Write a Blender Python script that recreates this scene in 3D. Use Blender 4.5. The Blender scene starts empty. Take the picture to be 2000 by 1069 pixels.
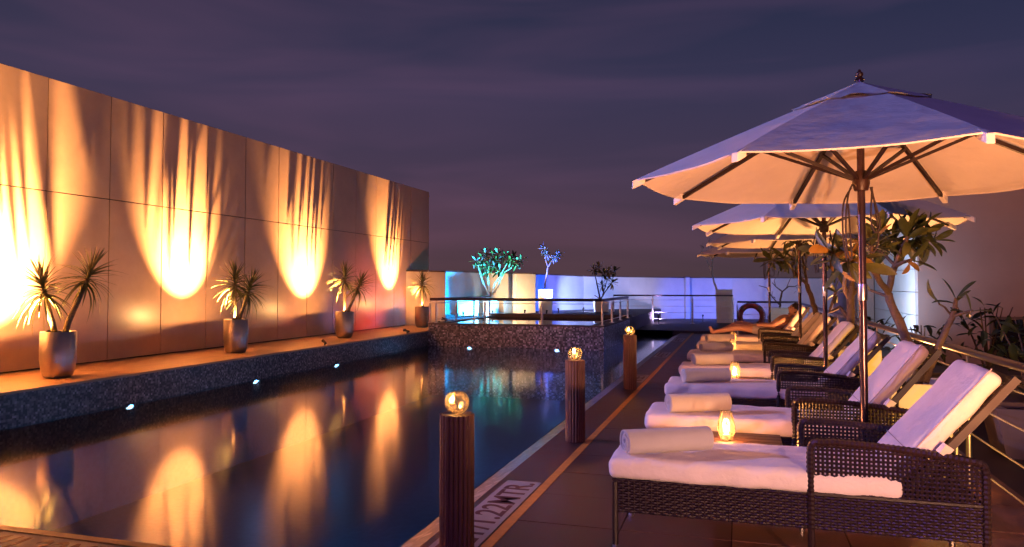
import bpy, bmesh, math, random
from mathutils import Vector, Matrix, noise, Euler
random.seed(7)
R = math.radians
SC = bpy.context.scene
# ---------------------------------------------------------------- camera
FPX, EYE, PITCH = 1450.0, 1.40, R(1.8)
YAW = math.atan(443 / 1450.0)
SHIFT = FPX * math.tan(PITCH) - 23.5
cd = bpy.data.cameras.new('camera'); cam = bpy.data.objects.new('camera', cd)
SC.collection.objects.link(cam); SC.camera = cam
cam.location = (0, 0, EYE); cam.rotation_euler = (R(90) + PITCH, 0, YAW)
cd.sensor_width = 36; cd.lens = 36 * FPX / 2000; cd.shift_y = -SHIFT / 2000
cd.clip_start = 0.05; cd.clip_end = 3000
FW = Vector((-math.sin(YAW) * math.cos(PITCH), math.cos(YAW) * math.cos(PITCH), math.sin(PITCH)))
RT = Vector((math.cos(YAW), math.sin(YAW), 0)); UP = RT.cross(FW)
def at(px, py, Y):
    """point seen at photo pixel (px,py) on the vertical plane y = Y"""
    r = FW + RT * ((px - 1000) / FPX) - UP * ((py + SHIFT - 534.5) / FPX)
    return Vector((0, 0, EYE)) + r * (Y / r.y)
# ---------------------------------------------------------------- world
W = bpy.data.worlds.new('World'); SC.world = W; W.use_nodes = True
nt = W.node_tree; nt.nodes.clear()
def N(tree, typ, **kw):
    n = tree.nodes.new(typ)
    for k, v in kw.items(): setattr(n, k, v)
    return n
def ramp(tree, stops, fac=None, interp='LINEAR'):
    r = N(tree, 'ShaderNodeValToRGB'); e = r.color_ramp.elements; r.color_ramp.interpolation = interp
    while len(e) < len(stops): e.new(0.5)
    for i, (p, c) in enumerate(stops):
        e[i].position = p; e[i].color = (c[0], c[1], c[2], 1)
    if fac is not None: tree.links.new(fac, r.inputs[0])
    return r
tc = N(nt, 'ShaderNodeTexCoord'); sep = N(nt, 'ShaderNodeSeparateXYZ'); nt.links.new(tc.outputs['Generated'], sep.inputs[0])
sky = ramp(nt, [(0.0, (.092, .047, .052)), (.06, (.084, .044, .060)), (.15, (.072, .045, .080)), (.25, (.052, .041, .084)), (.36, (.028, .030, .066)), (1.0, (.012, .015, .040))], sep.outputs['Z'])
mp = N(nt, 'ShaderNodeMapping'); mp.inputs['Scale'].default_value = (1.2, 1.2, 7.5); mp.inputs['Rotation'].default_value = (0, R(9), 0)
nt.links.new(tc.outputs['Generated'], mp.inputs[0])
nz = N(nt, 'ShaderNodeTexNoise'); nz.inputs['Scale'].default_value = 1.5; nz.inputs['Detail'].default_value = 3.5; nz.inputs['Distortion'].default_value = .6
nt.links.new(mp.outputs[0], nz.inputs[0])
cl = ramp(nt, [(.44, (0, 0, 0)), (.74, (1, 1, 1))], nz.outputs[0])
mx = N(nt, 'ShaderNodeMixRGB', blend_type='ADD'); nt.links.new(cl.outputs[0], mx.inputs[0]); nt.links.new(sky.outputs[0], mx.inputs[1])
mx.inputs[2].default_value = (.040, .013, .022, 1)
# the glow of the gone sun is on the left, the right side is bluer
hx = N(nt, 'ShaderNodeMapRange'); hx.inputs[1].default_value = -.9; hx.inputs[2].default_value = .35
nt.links.new(sep.outputs['X'], hx.inputs[0])
tint = ramp(nt, [(0, (1.02, 1.0, 1.0)), (1, (.66, .82, .95))], hx.outputs[0])
ml = N(nt, 'ShaderNodeMixRGB', blend_type='MULTIPLY'); ml.inputs[0].default_value = 1
nt.links.new(mx.outputs[0], ml.inputs[1]); nt.links.new(tint.outputs[0], ml.inputs[2])
bg = N(nt, 'ShaderNodeBackground'); bg.inputs[1].default_value = 1.0
ow = N(nt, 'ShaderNodeOutputWorld'); nt.links.new(ml.outputs[0], bg.inputs[0]); nt.links.new(bg.outputs[0], ow.inputs[0])
SC.view_settings.view_transform = 'Standard'; SC.view_settings.look = 'None'
SC.view_settings.exposure = 0.0; SC.view_settings.gamma = 1
SC.cycles.use_denoising = True
SC.cycles.max_bounces = 8; SC.cycles.transparent_max_bounces = 16
SC.cycles.caustics_reflective = False; SC.cycles.caustics_refractive = False
SC.cycles.sample_clamp_indirect = 25
# ---------------------------------------------------------------- helpers
def link(o): SC.collection.objects.link(o); return o
def tag(o, label=None, cat=None, group=None, kind=None):
    if label: o['label'] = label
    if cat: o['category'] = cat
    if group: o['group'] = group
    if kind: o['kind'] = kind
    return o
def empty(name, loc=(0, 0, 0), rz=0, label=None, cat=None, group=None):
    o = bpy.data.objects.new(name, None); o.location = loc; o.rotation_euler = (0, 0, rz); o.empty_display_size = .1
    link(o); return tag(o, label, cat, group)
def put(name, me, parent=None, loc=(0, 0, 0), rot=(0, 0, 0), scale=(1, 1, 1)):
    o = bpy.data.objects.new(name, me); o.location = loc; o.rotation_euler = rot; o.scale = scale
    if parent: o.parent = parent
    return link(o)
class MB:
    def __init__(s): s.v = []; s.f = []
    def add(s, vs, fs):
        b = len(s.v); s.v += [tuple(v) for v in vs]; s.f += [tuple(b + i for i in f) for f in fs]; return s
    def box(s, x0, x1, y0, y1, z0, z1):
        return s.add([(x, y, z) for z in (z0, z1) for y in (y0, y1) for x in (x0, x1)],
                     [(0, 2, 3, 1), (4, 5, 7, 6), (0, 1, 5, 4), (2, 6, 7, 3), (0, 4, 6, 2), (1, 3, 7, 5)])
    def hexa(s, P):  # 8 points: bottom 4 ccw, top 4 ccw
        return s.add(P, [(3, 2, 1, 0), (4, 5, 6, 7), (0, 1, 5, 4), (1, 2, 6, 5), (2, 3, 7, 6), (3, 0, 4, 7)])
    def tube(s, pts, rad, n=8, cap=True):
        pts = [Vector(p) for p in pts]; m = len(pts)
        rr = rad if isinstance(rad, (list, tuple)) else [rad] * m
        ref = None; vs = []; fs = []
        for i, p in enumerate(pts):
            t = (pts[min(i + 1, m - 1)] - pts[max(i - 1, 0)]).normalized()
            if ref is None: ref = Vector((0, 0, 1)) if abs(t.z) < .9 else Vector((1, 0, 0))
            a = (ref - t * ref.dot(t))
            a = a.normalized() if a.length > 1e-6 else t.orthogonal().normalized()
            ref = a; b = t.cross(a)
            for k in range(n):
                an = 2 * math.pi * k / n; vs.append(p + (a * math.cos(an) + b * math.sin(an)) * rr[i])
        for i in range(m - 1):
            for k in range(n):
                fs.append((i * n + k, i * n + (k + 1) % n, (i + 1) * n + (k + 1) % n, (i + 1) * n + k))
        if cap: fs.append(tuple(range(n - 1, -1, -1))); fs.append(tuple((m - 1) * n + k for k in range(n)))
        return s.add(vs, fs)
    def lathe(s, prof, n=28, c=(0, 0, 0), close=False):
        vs = []; fs = []; m = len(prof)
        for r, z in prof:
            for k in range(n):
                a = 2 * math.pi * k / n; vs.append((c[0] + r * math.cos(a), c[1] + r * math.sin(a), c[2] + z))
        for i in range(m - 1):
            for k in range(n): fs.append((i * n + k, i * n + (k + 1) % n, (i + 1) * n + (k + 1) % n, (i + 1) * n + k))
        if close:
            fs.append(tuple(range(n - 1, -1, -1))); fs.append(tuple((m - 1) * n + k for k in range(n)))
        return s.add(vs, fs)
    def mesh(s, name, mat, smooth=False):
        me = bpy.data.meshes.new(name); me.from_pydata(s.v, [], s.f); me.update()
        if mat: me.materials.append(mat)
        if smooth:
            me.polygons.foreach_set('use_smooth', [True] * len(me.polygons)); me.update()
            try: me.set_sharp_from_angle(angle=R(40))
            except Exception: pass
        return me
    def build(s, name, mat, parent=None, smooth=False, loc=(0, 0, 0), bevel=0):
        o = put(name, s.mesh(name, mat, smooth), parent, loc)
        if bevel:
            b = o.modifiers.new('b', 'BEVEL'); b.width = bevel; b.segments = 2; b.limit_method = 'ANGLE'
        return o
def struct(o): o['kind'] = 'structure'; return o
def dup(root, kids=None):
    """copy a thing, its parts and their sub-parts"""
    allo = [o for o in SC.collection.objects]
    ch = {}
    for o in allo:
        if o.parent: ch.setdefault(o.parent.name, []).append(o)
    def rec(o, p):
        c = o.copy(); link(c)
        if p: c.parent = p
        for k in ch.get(o.name, []): rec(k, c)
        return c
    return rec(root, None)
# ---------------------------------------------------------------- materials
def mat(name, col, rough=.5, metal=0, spec=None, var=0, vscale=5, bump=0, bscale=40, dirt=None, coords='Object', stretch=(1, 1, 1), trans=0, coat=0):
    m = bpy.data.materials.new(name); m.use_nodes = True; t = m.node_tree; b = t.nodes['Principled BSDF']
    b.inputs['Base Color'].default_value = (*col, 1); b.inputs['Roughness'].default_value = rough; b.inputs['Metallic'].default_value = metal
    if spec is not None: b.inputs['Specular IOR Level'].default_value = spec
    if coat: b.inputs['Coat Weight'].default_value = coat
    if var or bump:
        c = N(t, 'ShaderNodeTexCoord'); mpn = N(t, 'ShaderNodeMapping'); mpn.inputs['Scale'].default_value = stretch
        t.links.new(c.outputs[coords], mpn.inputs[0])
    if var:
        n = N(t, 'ShaderNodeTexNoise'); n.inputs['Scale'].default_value = vscale; n.inputs['Detail'].default_value = 8; n.inputs['Roughness'].default_value = .65
        t.links.new(mpn.outputs[0], n.inputs[0])
        lo = dirt if dirt else tuple(x * (1 - var) for x in col)
        hi = tuple(min(1, x * (1 + var * .6)) for x in col)
        r = ramp(t, [(.32, lo), (.68, hi)], n.outputs[0]); t.links.new(r.outputs[0], b.inputs['Base Color'])
        mr = N(t, 'ShaderNodeMapRange'); mr.inputs[3].default_value = max(.02, rough - .12 * min(1, var * 3)); mr.inputs[4].default_value = min(1, rough + .12 * min(1, var * 3))
        t.links.new(n.outputs[0], mr.inputs[0]); t.links.new(mr.outputs[0], b.inputs['Roughness'])
    if bump:
        n2 = N(t, 'ShaderNodeTexNoise'); n2.inputs['Scale'].default_value = bscale; n2.inputs['Detail'].default_value = 5
        t.links.new(mpn.outputs[0], n2.inputs[0])
        bm = N(t, 'ShaderNodeBump'); bm.inputs['Strength'].default_value = bump; bm.inputs['Distance'].default_value = .02
        t.links.new(n2.outputs[0], bm.inputs['Height']); t.links.new(bm.outputs[0], b.inputs['Normal'])
    return m
def emit(name, col, st):
    m = bpy.data.materials.new(name); m.use_nodes = True; t = m.node_tree; t.nodes.clear()
    e = N(t, 'ShaderNodeEmission'); e.inputs[0].default_value = (*col, 1); e.inputs[1].default_value = st
    o = N(t, 'ShaderNodeOutputMaterial'); t.links.new(e.outputs[0], o.inputs[0]); return m
def mosaic(name, a, b_, c_, cell=.028, rough=.35, spark=1.8):
    m = bpy.data.materials.new(name); m.use_nodes = True; t = m.node_tree; b = t.nodes['Principled BSDF']; b.inputs['Roughness'].default_value = rough
    g = N(t, 'ShaderNodeNewGeometry')
    add = N(t, 'ShaderNodeVectorMath', operation='ADD'); add.inputs[1].default_value = (.0131, .0117, .0123)
    t.links.new(g.outputs['Position'], add.inputs[0])
    sc = N(t, 'ShaderNodeVectorMath', operation='SCALE'); sc.inputs['Scale'].default_value = 1 / cell
    t.links.new(add.outputs[0], sc.inputs[0])
    fl = N(t, 'ShaderNodeVectorMath', operation='FLOOR'); t.links.new(sc.outputs[0], fl.inputs[0])
    wn = N(t, 'ShaderNodeTexWhiteNoise', noise_dimensions='3D'); t.links.new(fl.outputs[0], wn.inputs[0])
    r = ramp(t, [(0, a), (.35, b_), (.7, c_), (.93, tuple(x * spark for x in c_))], wn.outputs['Value'], 'CONSTANT')
    t.links.new(r.outputs[0], b.inputs['Base Color'])
    bm = N(t, 'ShaderNodeBump'); bm.inputs['Strength'].default_value = .4; bm.inputs['Distance'].default_value = .004
    t.links.new(wn.outputs['Value'], bm.inputs['Height']); t.links.new(bm.outputs[0], b.inputs['Normal'])
    return m
def glassy(name, tint=(.9, .9, .9), rough=.02, ior=1.4):
    m = bpy.data.materials.new(name); m.use_nodes = True; t = m.node_tree; t.nodes.clear()
    fr = N(t, 'ShaderNodeFresnel'); fr.inputs[0].default_value = ior
    tr = N(t, 'ShaderNodeBsdfTransparent'); tr.inputs[0].default_value = (*tint, 1)
    gl = N(t, 'ShaderNodeBsdfGlossy'); gl.inputs[1].default_value = rough
    mxx = N(t, 'ShaderNodeMixShader'); o = N(t, 'ShaderNodeOutputMaterial')
    t.links.new(fr.outputs[0], mxx.inputs[0]); t.links.new(tr.outputs[0], mxx.inputs[1]); t.links.new(gl.outputs[0], mxx.inputs[2]); t.links.new(mxx.outputs[0], o.inputs[0])
    return m
def frosted(name, tint, milk, rough=.05, ior=1.45, col=(1, .85, .6)):
    m = glassy(name, tint, rough, ior); t = m.node_tree
    o = [n for n in t.nodes if n.bl_idname == 'ShaderNodeOutputMaterial'][0]; src = o.inputs[0].links[0].from_socket
    tl = N(t, 'ShaderNodeBsdfTranslucent'); tl.inputs[0].default_value = (*col, 1)
    mm = N(t, 'ShaderNodeMixShader'); mm.inputs[0].default_value = milk
    t.links.new(src, mm.inputs[1]); t.links.new(tl.outputs[0], mm.inputs[2]); t.links.new(mm.outputs[0], o.inputs[0]); return m
def water(name, tint, rough, bumpy):
    m = glassy(name, tint, rough, 1.5); t = m.node_tree
    c = N(t, 'ShaderNodeTexCoord'); n = N(t, 'ShaderNodeTexNoise'); n.inputs['Scale'].default_value = 3.0; n.inputs['Detail'].default_value = 3
    t.links.new(c.outputs['Object'], n.inputs[0])
    bm = N(t, 'ShaderNodeBump'); bm.inputs['Strength'].default_value = bumpy; bm.inputs['Distance'].default_value = .02
    t.links.new(n.outputs[0], bm.inputs['Height'])
    for nd in t.nodes:
        if nd.bl_idname == 'ShaderNodeBsdfGlossy': t.links.new(bm.outputs[0], nd.inputs['Normal'])
    return m
def cloth(name, col, rough=.85, bump=.25, bscale=300, trans=.0):
    m = mat(name, col, rough, var=.08, vscale=3, bump=bump, bscale=bscale)
    b = m.node_tree.nodes['Principled BSDF']; b.inputs['Sheen Weight'].default_value = .2
    if trans:
        t = m.node_tree; tl = N(t, 'ShaderNodeBsdfTranslucent'); tl.inputs[0].default_value = (*col, 1)
        mm = N(t, 'ShaderNodeMixShader'); mm.inputs[0].default_value = trans
        o = [n for n in t.nodes if n.bl_idname == 'ShaderNodeOutputMaterial'][0]
        t.links.new(b.outputs[0], mm.inputs[1]); t.links.new(tl.outputs[0], mm.inputs[2]); t.links.new(mm.outputs[0], o.inputs[0])
    return m
M = dict(
    panel=mat('wall_panel', (.53, .34, .25), .34, var=.16, vscale=1.1, bump=.03, bscale=3),
    joint=mat('joint_dark', (.03, .02, .018), .8),
    ledge=mat('ledge_stone', (.46, .27, .15), .45, var=.25, vscale=6, bump=.15, bscale=60, stretch=(1, .25, 1)),
    mosaic=mosaic('mosaic_grey', (.035, .026, .030), (.11, .08, .085), (.20, .15, .155), .025),
    mosaic2=mosaic('mosaic_stone', (.06, .053, .075), (.17, .15, .20), (.34, .31, .40), .035),
    pooltile=mosaic('pool_tile', (.036, .10, .185), (.04, .11, .20), (.045, .12, .215), .05, spark=1.0),
    strip=mosaic('strip_tile', (.05, .045, .05), (.10, .09, .10), (.15, .135, .14), .05),
    deck=mat('deck_paint', (.095, .032, .022), .45, var=.35, vscale=7, bump=.2, bscale=130),
    tile=mat('deck_tile', (.15, .056, .032), .40, var=.4, vscale=5, bump=.15, bscale=90),
    yellow=mat('yellow_paint', (.62, .25, .04), .6, var=.2, vscale=14),
    white_paint=mat('white_paint', (.36, .29, .28), .6, var=.12, vscale=9),
    maroon_paint=mat('maroon_paint', (.12, .03, .025), .6),
    parapet=mat('parapet_plaster', (.70, .68, .66), .8, var=.08, vscale=2, bump=.1, bscale=30),
    coping=mat('coping_dark', (.10, .07, .065), .6, var=.2),
    steel=mat('brushed_steel', (.55, .52, .52), .28, 1, var=.06, vscale=20),
    rail=mat('dark_rail', (.09, .06, .075), .3, .9),
    pole=mat('pole_metal', (.12, .075, .085), .22, .85),
    pot=mat('pot_metal', (.42, .35, .31), .38, .85, var=.12, vscale=4, bump=.05, bscale=25),
    soil=mat('soil', (.05, .035, .025), .95, var=.4, vscale=30, bump=.8, bscale=60),
    blade=mat('palm_blade', (.15, .145, .045), .55, var=.35, vscale=3),
    palmtrunk=mat('palm_trunk', (.20, .13, .08), .85, var=.35, vscale=14, bump=.8, bscale=30, stretch=(1, 1, 3)),
    leaf=mat('leaf_green', (.11, .12, .035), .42, var=.35, vscale=6),
    leafd=mat('leaf_dark', (.05, .065, .022), .42, var=.35, vscale=6),
    leafy=mat('leaf_yellowing', (.36, .20, .04), .5, var=.3, vscale=8),
    leafp=mat('leaf_pale', (.32, .36, .30), .5, var=.25, vscale=6),
    bark=mat('bark', (.13, .08, .05), .85, var=.3, vscale=10, bump=.7, bscale=50),
    barkp=mat('bark_pale', (.50, .46, .42), .8, var=.2, vscale=10, bump=.5, bscale=50),
    planter=mat('planter_white', (.66, .60, .52), .55, var=.08, vscale=3),
    planterd=mat('planter_stone', (.24, .17, .13), .6, var=.15, vscale=3),
    wicker=mat('wicker', (.020, .010, .012), .32, var=.3, vscale=30),
    wickerb=mat('wicker_core', (.018, .012, .012), .8),
    cushion=cloth('cushion_cloth', (.70, .61, .58), .85, .5, 14),
    towel=cloth('towel_terry', (.78, .72, .66), .95, .8, 420),
    piping=mat('piping', (.35, .28, .26), .8),
    wood=mat('dark_wood', (.034, .012, .009), .42, var=.35, vscale=9, bump=.25, bscale=30, stretch=(1, 8, 1)),
    ribwood=mat('rib_wood', (.018, .007, .007), .55, var=.3, vscale=9),
    slat=mat('bollard_slat', (.17, .062, .032), .45, var=.45, vscale=12, bump=.5, bscale=40, stretch=(3, 3, .3)),
    canopy=cloth('canopy_cloth', (.66, .60, .55), .85, .45, 9, trans=.012),
    cap=cloth('cap_cloth', (.75, .70, .66), .8, .1, 300),
    rope=mat('rope', (.03, .02, .022), .8),
    glass=frosted('lamp_glass', (.99, .97, .93), .014, .02, 1.35),
    thick=frosted('globe_glass', (.99, .96, .90), .035, .02, 1.45),
    wax=mat('wax', (.75, .55, .35), .5),
    flame=emit('flame', (1.0, .50, .14), 60),
    lampb=emit('warm_bulb', (1.0, .62, .25), 14),
    lampw=emit('pool_lamp', (.85, .92, 1.0), 5),
    black=mat('black_plastic', (.02, .018, .018), .5),
    buoy=mat('lifebuoy_red', (.19, .03, .025), .5, var=.1),
    skin=mat('skin', (.42, .22, .15), .55, var=.08, vscale=8),
    hair=mat('hair', (.03, .015, .012), .7, bump=.5, bscale=120),
    shorts=mat('shorts', (.35, .30, .30), .8),
    bwall=mat('building_plaster', (.34, .25, .24), .85, var=.10, vscale=.6, bump=.1, bscale=20),
    bpale=mat('building_cladding', (.62, .64, .66), .55, var=.05, vscale=2),
    window=mat('window_dark', (.015, .012, .014), .12),
    ground=mat('city_ground', (.03, .025, .03), .9, var=.4, vscale=.02),
    terrace=mat('terrace_floor', (.06, .04, .038), .6, var=.3, vscale=3),
    water=water('pool_water', (.50, .76, .88), .095, .010),
    water2=water('upper_pool_water', (.55, .78, .86), .02, .004),
)
# ---------------------------------------------------------------- lamps
def spot(name, loc, target, power, col, size=60, blend=.4, rad=.04, parent=None):
    l = bpy.data.lights.new(name, 'SPOT'); l.energy = power; l.color = col; l.spot_size = R(size); l.spot_blend = blend; l.shadow_soft_size = rad
    o = bpy.data.objects.new(name, l); link(o); o.location = loc
    d = Vector(target) - Vector(loc); o.rotation_euler = d.to_track_quat('-Z', 'Y').to_euler()
    if parent: o.parent = parent
    return o
def point(name, loc, power, col, rad=.02, parent=None):
    l = bpy.data.lights.new(name, 'POINT'); l.energy = power; l.color = col; l.shadow_soft_size = rad
    o = bpy.data.objects.new(name, l); link(o); o.location = loc
    if parent: o.parent = parent
    return o
WARM = (1.0, .48, .15)
def fixture(loc, target, power, col, label, size=60, blend=.4, rad=.05, group=None, r=.06, name='floodlight', pole=None):
    """a can floodlight: body, lens, bracket (and a mast down to the floor) with its own lamp"""
    t = empty(name, loc, 0, label, 'spotlight', group)
    d = (Vector(target) - Vector(loc)).normalized(); q = d.to_track_quat('Z', 'Y').to_matrix().to_4x4()
    b = MB().lathe([(0, -.16), (r * .7, -.15), (r * .8, -.05), (r, -.02), (r * 1.05, .0), (r * .9, .0), (r * .85, -.02)], 20); me = b.mesh('body', M['black'], True); me.transform(q); put('body', me, t)
    l = MB().lathe([(0, -.022), (r * .85, -.022)], 20); em = emit('lens_glow', col, 4); me = l.mesh('lens', em); me.transform(q); put('lens', me, t)
    z0 = (pole if pole is not None else 0) - loc[2]
    MB().tube([(0, 0, 0), (0, 0, min(z0, -.05))], .014, 8).build('bracket', M['black'], t, True, loc=tuple(-d * .1))
    s = spot('lamp', tuple(Vector(loc) + d * .01), target, power, col, size, blend, rad)
    s.parent = t; s.location = tuple(d * .012)
    return t
# ================================================================ SETTING
XW, XL = -9.0, -7.4          # wall plane, ledge edge
ZW, ZL = -.10, .28           # water, ledge top
XD = -1.65                   # pool edge of the right-hand deck
YN = 3.31                    # near edge of the pool
YF = 22.5                    # far end of the pool
o = struct(MB().add([(-900, -900, -25), (900, -900, -25), (900, 1500, -25), (-900, 1500, -25)], [(0, 1, 2, 3)]).build('ground', M['ground']))
# pool basin
pb = MB()
zb = -1.35
pb.add([(XL, YN, zb), (-1.9, YN, zb), (-1.9, YF, zb), (XL, YF, zb)], [(0, 1, 2, 3)])
pb.add([(XL, YN, zb), (XL, YF, zb), (XL, YF, ZW - .02), (XL, YN, ZW - .02)], [(0, 1, 2, 3)])
pb.add([(-1.9, YN, zb), (-1.9, YF, zb), (-1.9, YF, ZW - .012), (-1.9, YN, ZW - .012)], [(3, 2, 1, 0)])
pb.add([(XL, YN, zb), (-1.9, YN, zb), (-1.9, YN, ZW), (XL, YN, ZW)], [(3, 2, 1, 0)])
pb.add([(XL, YF, zb), (-1.9, YF, zb), (-1.9, YF, .07), (XL, YF, .07)], [(0, 1, 2, 3)])
struct(pb.build('pool_basin', M['pooltile']))
struct(MB().add([(XL + .002, YN + .002, ZW), (-1.78, YN + .002, ZW), (-1.78, YF - .002, ZW), (XL + .002, YF - .002, ZW)], [(0, 1, 2, 3)]).build('water', M['water']))
# sloping mosaic strip beside the deck
struct(MB().hexa([(-1.9, YN, ZW - .5), (XD, YN, ZW - .5), (XD, YF, ZW - .5), (-1.9, YF, ZW - .5), (-1.9, YN, ZW - .012), (XD, YN, -.002), (XD, YF, -.002), (-1.9, YF, ZW - .012)]).build('pool_edge_strip', M['strip']))
# decks
struct(MB().box(XD, 1.80, -6, 34, -.5, -.012).build('pool_deck', M['joint']))
struct(MB().box(-9.3, XD, -6, YN - .06, -.5, 0).build('near_deck', M['deck']))
struct(MB().box(-9.3, XD, YN - .06, YN, -.5, .006).build('near_coping', M['ledge']))
dk = struct(MB().box(XD, -1.34, -6, YF, -.012, 0).build('deck_border', M['deck']))
struct(MB().box(-1.34, -1.28, -6, YF, -.012, .0).build('yellow_line', M['yellow']))
tl = MB().box(0, .606, 0, .592, -.012, 0)
tm = tl.mesh('deck_tile', M['tile'])
tm2 = MB().box(0, .606, 0, .592, -.012, 0).mesh('deck_tile', M['deck'])
deckp = struct(empty('deck_paving', (0, 0, 0)))
for i in range(5):
    for j in range(32):
        y0 = 3.1 + j * .6
        w = tm if i >= 2 else tm2
        put('tile', w, deckp, (-1.276 + i * .614, y0 - .0, random.uniform(-.0015, .001)))
struct(MB().box(-1.28, 1.80, -6, 3.09, -.012, 0).build('deck_front', M['tile']))
# far platform, one step up
struct(MB().box(-9.3, 1.8, YF, 36, -.5, .07).build('far_platform', M['terrace']))
# lower terrace outside the railing
struct(MB().box(1.8, 14, -6, 45, -.9, -.45).build('lower_terrace', M['terrace']))
# ledge with mosaic face and separate slabs
struct(MB().box(-9.3, XL, 2.2, 24, -.5, ZL - .03).build('ledge_base', M['mosaic']))
ls = MB().box(-9.0, XL + .012, 0, 1.058, ZL - .03, ZL)
lsm = ls.mesh('slab', M['ledge']); lg = struct(empty('ledge_paving'))
joints = [7.78 - 1.065 * k for k in range(5, 0, -1)] + [7.78, 8.84, 9.90, 10.97, 12.03, 13.10, 14.17, 15.24, 16.31, 17.37, 18.44, 19.51, 20.81]
for k in range(17): put('slab', lsm, lg, (0, 2.46 + k * 1.065, random.uniform(-.002, .001)))
# ================================================================ LONG PANELLED WALL
wall = empty('panelled_wall', (XW, 2.46, 0), 0, 'tall beige wall of large smooth panels along the left of the pool', 'wall')
y0w = joints[0]
MB().box(-.5, -.03, 0, 20.81 - y0w - .02, -.3, 4.215).build('core', M['joint'], wall, loc=(0, y0w - 2.46, 0))
for a, b in zip(joints[:-1], joints[1:]):
    for z0, z1 in ((ZL + .015, 2.683), (2.697, 4.24)):
        e = random.uniform(-.0025, .0025)
        MB().box(-.035, 0 + e, a + .0085 - 2.46, b - .0085 - 2.46, z0, z1).build('panel', M['panel'], wall, bevel=.003)
MB().box(-.52, -.036, -.01 + y0w - 2.46, 20.80 - 2.46, 4.215, 4.245).build('top_cap', M['coping'], wall)
# ================================================================ FAR PARAPET (a chain of plaster panels)
def wpt(px, d):
    p = Vector((0, 0, EYE)) + d * (FW.copy().normalized() + RT * ((px - 1000) / FPX)); return (p.x, p.y)
para = empty('parapet_wall', (-5, 25, 0), 0, 'low white plaster parapet in coloured light beyond the raised pool', 'wall')
chain = [((-8.99, 19.2), 1.80), (wpt(870, 22.1), 1.80), None, (wpt(871, 24.0), 1.84), (wpt(1007, 25.6), 1.80), None, (wpt(1009, 25.0), 1.79), (wpt(1046, 25.5), 1.79), None, (wpt(1048, 27.2), 1.79), (wpt(1085, 27.8), 1.78), (wpt(1140, 29.0), 1.75), (wpt(1230, 29.6), 1.725), (wpt(1340, 30.0), 1.70), None, (wpt(1346, 30.0), 1.70), (wpt(1430, 29.6), 1.69), (wpt(1560, 29.4), 1.68), (wpt(1740, 29.4), 1.67)]
prev = None
def wallseg(A, B, za, zb_, t=.2):
    a = Vector((*A, 0)); b = Vector((*B, 0)); d = (b - a).normalized(); n = Vector((-d.y, d.x, 0))
    P = [a, b, b + n * t, a + n * t]
    off = Vector((-5, 25, 0))
    lo = [Vector((p.x, p.y, -.2)) - off for p in P]; hi = [Vector((p.x, p.y, z)) - off for p, z in zip(P, (za, zb_, zb_, za))]
    MB().hexa(lo + hi).build('panel', M['parapet'], para)
    lo = [h + Vector((0, 0, .001)) for h in hi]; c = sum(lo, Vector()) / 4
    lo = [p - n * .015 if i < 2 else p + n * .015 for i, p in enumerate(lo)]
    MB().hexa(lo + [p + Vector((0, 0, .035)) for p in lo]).build('coping', M['coping'], para)
pts = []
for c in chain:
    if c is None: prev = None; continue
    if prev is not None: wallseg(prev[0], c[0], prev[1], c[1])
    prev = c
for A, B, z in ((wpt(869, 22.1), wpt(870, 24.1), 1.80), (wpt(1045.5, 25.5), wpt(1047, 27.3), 1.79), (wpt(1008.5, 25.0), wpt(1007.5, 25.7), 1.79)): wallseg(A, B, z - .002, z - .002, .12)
wallseg(wpt(1339, 29.7), wpt(1347, 29.7), 1.72, 1.72, .5)
# ================================================================ RAISED POOL
rp = empty('raised_pool', (-5.2, 17.1, 0), 0, 'raised small pool with speckled stone sides and railing, at the far end', 'pool')
x0, x1, ya, yb = XL, -3.0, 17.1, 21.4; rz = .47
def rpb(n, m, *b):
    return MB().box(b[0] + 5.2, b[1] + 5.2, b[2] - 17.1, b[3] - 17.1, b[4], b[5]).build(n, m, rp)
rpb('front_wall', M['mosaic2'], x0 + .002, x1, ya, ya + .129, -1.3, rz - .04)
rpb('side_wall', M['mosaic2'], x1 - .3, x1 - .002, ya + .13, yb, -1.3, rz - .04)
rpb('side_wall', M['mosaic2'], x0 + .003, x0 + .3, ya + .13, yb, -.5, rz - .04)
rpb('back_wall', M['coping'], x0, x1, yb + .001, yb + .5, -.5, rz + .08)
rpb('rim', M['coping'], x0 - .001, x1 + .012, ya - .012, ya + .13, rz - .039, rz)
rpb('rim', M['coping'], x1 - .32, x1 + .013, ya + .131, yb, rz - .039, rz + .001)
rpb('rim', M['coping'], x0 - .002, x0 + .32, ya + .131, yb, rz - .039, rz + .001)
rpb('basin_floor', M['pooltile'], x0 + .3, x1 - .3, ya + .13, yb, -.6, -.5)
struct(MB().box(x0 + .321, x1 - .321, ya + .131, yb - .001, .44, .455).build('upper_water', M['water2']))
struct(MB().box(-9.3, -3.0, 21.902, 36, -1.3, .47).build('raised_platform', M['terrace']))
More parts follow.
